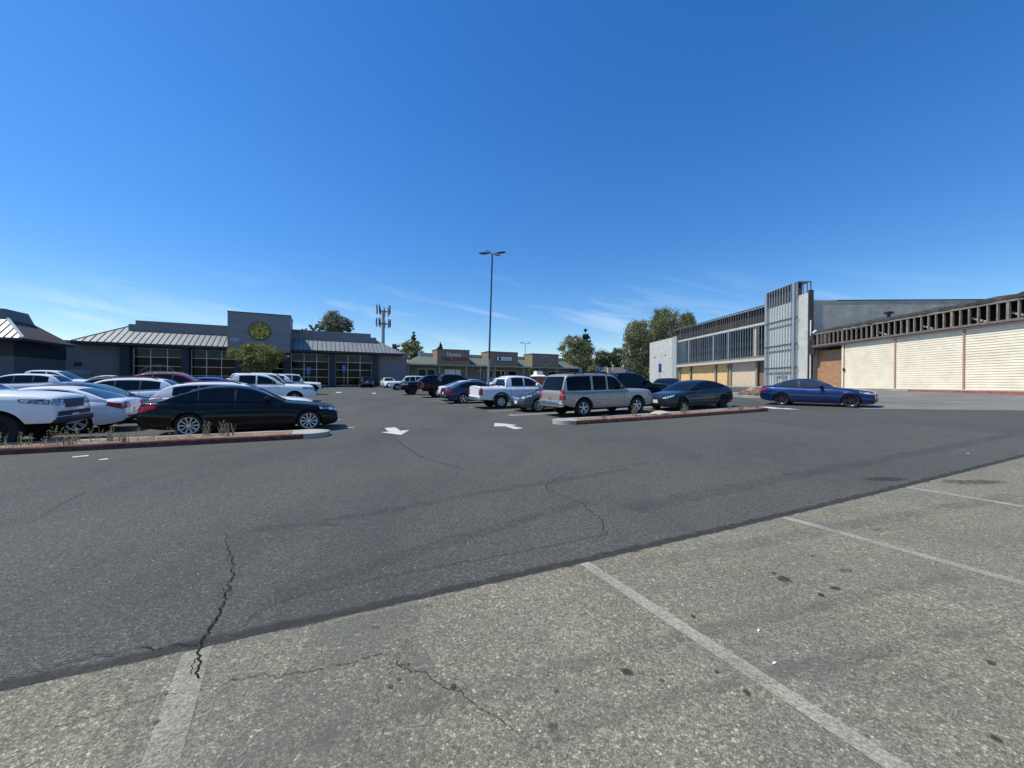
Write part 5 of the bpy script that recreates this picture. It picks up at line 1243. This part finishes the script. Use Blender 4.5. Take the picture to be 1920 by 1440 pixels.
# ------------------------------------------------------------------ trees
M['bark'] = plain('grey_bark', (.13, .11, .09), .9, var=.3, scale=8)
LE = {'olive': make_leaf('olive_leaves', (.13, .145, .055), (.25, .255, .11), (.38, .36, .19)), 'dark': make_leaf('dark_leaves', (.06, .09, .035), (.115, .15, .065), (.19, .22, .10)),
      'grey': make_leaf('grey_green_leaves', (.11, .125, .08), (.21, .225, .15), (.35, .35, .26)), 'con': make_leaf('conifer_needles', (.022, .045, .026), (.04, .07, .04), (.07, .105, .055)), 'lime': make_leaf('yellow_green_leaves', (.14, .15, .04), (.25, .26, .085), (.38, .36, .16))}
def tree(name, base, lumps, leaf, label, n, size, trunk_r=.25, droop=0., trunk_top=None, group=None, kind='round'):
    r = random.Random(hash(label) % 1000 if False else len(label) * 31 + int(abs(base[0]) * 10)); bx, by = base; g_ = gz(bx, by)
    root = empty(name, (bx, by, g_), 0, label=label, cat='tree' if name != 'shrub' else 'shrub', group=group)
    b = bmesh.new(); tt = trunk_top or max(l[2] for l in lumps) * .6
    tube(b, [(0, 0, -.1), (r.uniform(-.1, .1), 0, tt * .4), (r.uniform(-.2, .2), .1, tt)], [trunk_r, trunk_r * .75, trunk_r * .4], 8)
    for (x, y, z, rx, ry, rz) in lumps:
        tube(b, [(0, 0, min(tt, z) * .55), (x * .5, y * .5, z * .7), (x, y, z + rz * .3)], [trunk_r * .55, trunk_r * .3, trunk_r * .1], 6)
    put('trunk', b, M['bark'], root, 50)
    b = bmesh.new(); vol = [l[3] * l[4] * l[5] for l in lumps]; tot = sum(v ** .75 for v in vol)
    for (x, y, z, rx, ry, rz), v in zip(lumps, vol):
        nc = max(5, int(1.9 * n * v ** .75 / tot / 26))
        for c in range(nc):
            d = Vector((r.gauss(0, 1), r.gauss(0, 1), r.gauss(0, 1))).normalized(); k = r.uniform(.35, 1.0) ** .6
            if kind == 'cone': k = r.uniform(.2, 1)
            cc = Vector((x + d.x * rx * k, y + d.y * ry * k, z + d.z * rz * k)); cr = min(rx, rz) * r.uniform(.18, .36)
            for q in range(26):
                e = Vector((r.gauss(0, .55), r.gauss(0, .55), r.gauss(0, .45) - droop * abs(r.gauss(0, 1)))) * cr; p = cc + e
                s = size * r.uniform(.55, 1.25); nr = (d * .6 + Vector((r.gauss(0, 1), r.gauss(0, 1), r.gauss(0, 1)))).normalized(); a = nr.orthogonal().normalized(); a.rotate(Matrix.Rotation(r.uniform(0, 6.28), 3, nr)); c_ = nr.cross(a)
                if droop: a = (a * .4 + Vector((0, 0, -1))).normalized(); c_ = a.cross(nr).normalized()
                poly(b, [p - a * s * .5, p + c_ * s * .28 , p + a * s * .5, p - c_ * s * .28])
    put('crown', b, LE[leaf], root)
    return root
def lump(px, py, w, h, Y, bx, by, dy=0):     # crown mass measured at (px,py) with pixel width/height at depth Y
    c = at(px, py, Y); s = Y / 720; return (c.x - bx, dy, c.z - gz(bx, by), w / 2 * s, w / 2 * s * .8, h / 2 * s)
def ptree(name, px, Y, masses, leaf, label, n, size, **k):
    b0 = at(px, 717, Y); tree(name, (b0.x, Y), [lump(*m, Y, b0.x, Y) for m in masses], leaf, label, n, size, **k)
ptree('eucalyptus_tree', 630, 96, [(625, 600, 34, 34), (646, 608, 28, 26), (617, 614, 30, 20), (600, 612, 16, 18), (585, 615, 12, 14), (572, 618, 10, 10), (655, 614, 16, 16), (632, 612, 50, 24)], 'grey', 'sparse pale eucalyptus rising behind the gym roof', 5200, .42, trunk_r=.4)
ptree('broadleaf_tree', 771, 98, [(770, 648, 34, 24), (782, 650, 20, 22), (760, 652, 20, 18), (772, 662, 44, 26), (774, 678, 44, 30)], 'olive', 'rounded green tree beyond the gym roof end', 3200, .42)
ptree('broadleaf_tree', 742, 99, [(742, 649, 14, 12), (738, 654, 10, 10), (745, 662, 20, 18)], 'dark', 'small dark tree top poking over the gym hip roof', 900, .4)
ptree('conifer_tree', 776, 104, [(776, 626, 5, 10), (776, 634, 10, 12), (776, 643, 15, 14), (776, 652, 18, 14)], 'con', 'pointed dark conifer above the rounded tree near the mast', 1800, .42, kind='cone')
ptree('conifer_tree', 826, 112, [(826, 644, 3, 5), (826, 648, 6, 7), (826, 654, 9, 8)], 'con', 'small conifer tip above the nail shop sign', 700, .4, kind='cone')
ptree('broadleaf_tree', 1080, 84, [(1077, 640, 34, 26), (1066, 655, 36, 34), (1094, 660, 38, 40), (1080, 680, 60, 50), (1062, 690, 30, 30), (1100, 690, 34, 40)], 'olive', 'bushy olive green tree right of the shop strip', 8500, .36, trunk_r=.35)
ptree('conifer_tree', 1098, 92, [(1098, 620, 7, 14), (1098, 632, 14, 16), (1099, 645, 22, 18), (1100, 660, 26, 20)], 'con', 'tall dark conifer behind the bushy tree by the shops', 2400, .4, kind='cone')
ptree('broadleaf_tree', 1130, 108, [(1130, 672, 36, 30), (1118, 685, 30, 24)], 'dark', 'dark tree behind the house, left of the two', 2800, .45)
ptree('broadleaf_tree', 1158, 110, [(1160, 668, 32, 30), (1150, 682, 36, 30)], 'dark', 'dark tree behind the house, next to the willowy tree', 2800, .45)
ptree('shrub', 1113, 78, [(1112, 697, 24, 22), (1120, 703, 20, 14)], 'olive', 'low green bush between the bushy tree and the house', 1600, .3)
ptree('willow_tree', 1196, 106, [(1192, 625, 42, 50), (1182, 655, 30, 60), (1205, 650, 46, 70), (1190, 690, 48, 60), (1212, 695, 40, 50), (1178, 700, 22, 36), (1200, 610, 26, 22)], 'olive', 'large willowy green tree left of the pale block wall', 13000, .42, droop=.7, trunk_r=.5)
ptree('willow_tree', 1245, 108, [(1247, 598, 50, 44), (1232, 615, 40, 50), (1258, 625, 56, 50), (1225, 650, 50, 60), (1250, 660, 60, 60), (1240, 585, 26, 18)], 'olive', 'tallest willowy tree standing behind the pale block wall', 10500, .45, droop=.7, trunk_r=.6)
ptree('willow_tree', 1289, 112, [(1289, 600, 30, 32), (1283, 615, 34, 30), (1297, 612, 22, 24), (1311, 619, 12, 10)], 'olive', 'willowy tree top showing over the stud framing', 3600, .45, droop=.6, trunk_r=.4)
ptree('small_tree', 483, 47, [(484, 655, 50, 28), (455, 664, 50, 28), (512, 664, 46, 28), (438, 664, 26, 18), (530, 668, 22, 16), (484, 672, 80, 34), (478, 690, 56, 22), (500, 688, 40, 20), (470, 652, 30, 18)], 'lime', 'small yellow-green tree in front of the gym tower', 9000, .2, trunk_r=.12, trunk_top=3.2)
ptree('shrub', 438, 58, [(438, 706, 26, 14), (430, 709, 18, 10)], 'dark', 'low dark shrub beside the gym entrance', 1200, .22, trunk_r=.05)
ptree('shrub', 828, 60, [(826, 705, 16, 9), (832, 709, 16, 10)], 'dark', 'dark spiky shrub before the nail shop window', 700, .25, trunk_r=.05)
ptree('shrub', 997, 62, [(997, 694, 10, 9), (996, 702, 6, 12)], 'lime', 'small flowering shrub under the third shop sign', 600, .22, trunk_r=.06)

# house far behind
hp = at(1147, 703, 82)
hs = empty('house', (hp.x, hp.y, gz(hp.x, hp.y)), R(12), label='cream house with grey hipped roofs between the dark trees', cat='house')
M['hroof'] = plain('grey_house_roof', (.13, .125, .12), .9, var=.15, scale=4); M['hwall'] = plain('cream_house_wall', (.46, .42, .34), .85)
b = bmesh.new(); box(b, -2.6, 4.4, 0, 8, 0, 2.3); put('wall', b, M['hwall'], hs)
for x0, x1, y0, y1, z0, z1 in ((-.6, 5.0, -.5, 8.5, 2.3, 3.95), (-3.2, .2, .4, 9.2, 2.9, 4.1)):
    b = bmesh.new(); c = (x0 + x1) / 2; q = (x1 - x0) * .35
    e = [b.verts.new(p) for p in ((x0, y0, z0), (x1, y0, z0), (x1, y1, z0), (x0, y1, z0))]; t = [b.verts.new((x0 + q, y0 + 2, z1)), b.verts.new((x1 - q, y0 + 2, z1)), b.verts.new((x1 - q, y1 - 2, z1)), b.verts.new((x0 + q, y1 - 2, z1))]
    b.faces.new(t)
    for i in range(4): b.faces.new((e[i], e[(i + 1) % 4], t[(i + 1) % 4], t[i]))
    put('roof', fixn(b), M['hroof'], hs)
b = bmesh.new(); box(b, -.9, -.2, -.2, .4, 2.3, 3.7); put('chimney', b, M['hwall'], hs)
b = bmesh.new(); box(b, 1.2, 1.9, -.03, -.002, .6, 1.9); put('window', b, M['pane'], hs)
# white-topped stand by the shops
kp = at(1009, 712, 60)
ks = empty('canopy_stand', (kp.x, kp.y, gz(kp.x, kp.y)), R(25), label='white stepped canopy top above a dark red stand by the shops', cat='canopy')
b = bmesh.new(); box(b, -.75, .75, -.75, .75, 0, 1.75); put('red_base', b, MAROON, ks)
b = bmesh.new()
for r0, z0, r1, z1 in ((.95, 1.75, .62, 2.0), (.55, 2.0, .52, 2.55)):
    v = [b.verts.new(p) for p in ((-r0, -r0, z0), (r0, -r0, z0), (r0, r0, z0), (-r0, r0, z0), (-r1, -r1, z1), (r1, -r1, z1), (r1, r1, z1), (-r1, r1, z1))]
    for f in ((3, 2, 1, 0), (4, 5, 6, 7), (0, 1, 5, 4), (1, 2, 6, 5), (2, 3, 7, 6), (3, 0, 4, 7)): b.faces.new([v[i] for i in f])
put('white_canopy', b, M['white'], ks)

# ------------------------------------------------------------------ light, sky, camera
to_sun = Vector((-.60, -.06, 1.0)).normalized()
elev = math.asin(to_sun.z); az = math.atan2(to_sun.x, to_sun.y)
sun = bpy.data.lights.new('sun', 'SUN'); sun.energy = 4.25; sun.angle = R(.53); sun.color = (1, .94, .80)
so = bpy.data.objects.new('sun', sun); col.objects.link(so); so.rotation_euler = (-to_sun).to_track_quat('-Z', 'Y').to_euler(); so.location = (-30, 10, 60)
w = bpy.data.worlds.new('World'); sc.world = w; w.use_nodes = True; nt = w.node_tree; nd = nt.nodes; bgd = nd['Background']
sky = nd.new('ShaderNodeTexSky'); sky.sky_type = 'NISHITA'; sky.sun_disc = False; sky.sun_elevation = elev; sky.sun_rotation = az; sky.altitude = 20; sky.air_density = 1.0; sky.dust_density = .15; sky.ozone_density = 3.0
def wn(t, **k):
    n = nd.new(t)
    for a, b in k.items(): setattr(n, a, b)
    return n
LK = nt.links.new
tc = wn('ShaderNodeTexCoord'); sep = wn('ShaderNodeSeparateXYZ'); LK(tc.outputs['Generated'], sep.inputs[0])
def wm_(op, a, b=0.):
    n = wn('ShaderNodeMath', operation=op)
    for s, v in zip(n.inputs, (a, b)):
        if hasattr(v, 'links'): LK(v, s)
        else: s.default_value = v
    return n.outputs[0]
X, Y, Z = sep.outputs
ux = wm_('DIVIDE', X, wm_('MAXIMUM', Y, .05)); uz = wm_('DIVIDE', Z, wm_('MAXIMUM', Y, .05))
cb = wn('ShaderNodeCombineXYZ'); LK(wm_('ADD', wm_('MULTIPLY', ux, 2.2), wm_('MULTIPLY', uz, 3.)), cb.inputs[0]); LK(wm_('ADD', wm_('MULTIPLY', uz, 13.), wm_('MULTIPLY', ux, 2.2)), cb.inputs[1])
nz = wn('ShaderNodeTexNoise'); nz.inputs['Scale'].default_value = 1.25; nz.inputs['Detail'].default_value = 7; nz.inputs['Roughness'].default_value = .52; nz.inputs['Distortion'].default_value = .5; LK(cb.outputs[0], nz.inputs[0])
rp = wn('ShaderNodeValToRGB'); rp.color_ramp.elements[0].position = .52; rp.color_ramp.elements[1].position = .86; LK(nz.outputs[0], rp.inputs[0])
mask = wn('ShaderNodeMapRange'); mask.interpolation_type = 'SMOOTHSTEP'; mask.inputs[1].default_value = .34; mask.inputs[2].default_value = .12; mask.inputs[3].default_value = 0; mask.inputs[4].default_value = .62; LK(uz, mask.inputs[0])
cl = wm_('MULTIPLY', rp.outputs[0], mask.outputs[0])
hs_ = wn('ShaderNodeHueSaturation'); hs_.inputs['Saturation'].default_value = 1.29; hs_.inputs['Hue'].default_value = .507; hs_.inputs['Value'].default_value = 1.13; LK(sky.outputs[0], hs_.inputs['Color'])
for o0, o1, key in ((.93, 1.13, 'Value'), (1.40, 1.34, 'Saturation')):
    mr = wn('ShaderNodeMapRange'); mr.interpolation_type = 'SMOOTHSTEP'
    for i_, v_ in zip((1, 2, 3, 4), (.0, .5, o0, o1)): mr.inputs[i_].default_value = v_
    LK(Z, mr.inputs[0]); LK(mr.outputs[0], hs_.inputs[key])
mxc = wn('ShaderNodeMix', data_type='RGBA'); LK(cl, mxc.inputs[0]); LK(hs_.outputs[0], mxc.inputs[6]); mxc.inputs[7].default_value = (6.2, 6.9, 7.6, 1)
LK(mxc.outputs[2], bgd.inputs[0]); bgd.inputs[1].default_value = .138

cam = bpy.data.cameras.new('camera'); co = bpy.data.objects.new('camera', cam); col.objects.link(co); sc.camera = co
cam.sensor_fit = 'HORIZONTAL'; cam.sensor_width = 36; cam.lens = 36 * 720 / 1920; cam.clip_start = .05; cam.clip_end = 3000
co.matrix_world = Matrix.Translation((0, 0, CAMZ)) @ Matrix.Rotation(R(90) - math.atan(2.5 / 720), 4, 'X') @ Matrix.Rotation(ROLL, 4, 'Z')
sc.view_settings.view_transform = 'Standard'; sc.view_settings.look = 'None'; sc.view_settings.exposure = .17; sc.view_settings.gamma = 1
sc.cycles.max_bounces = 6
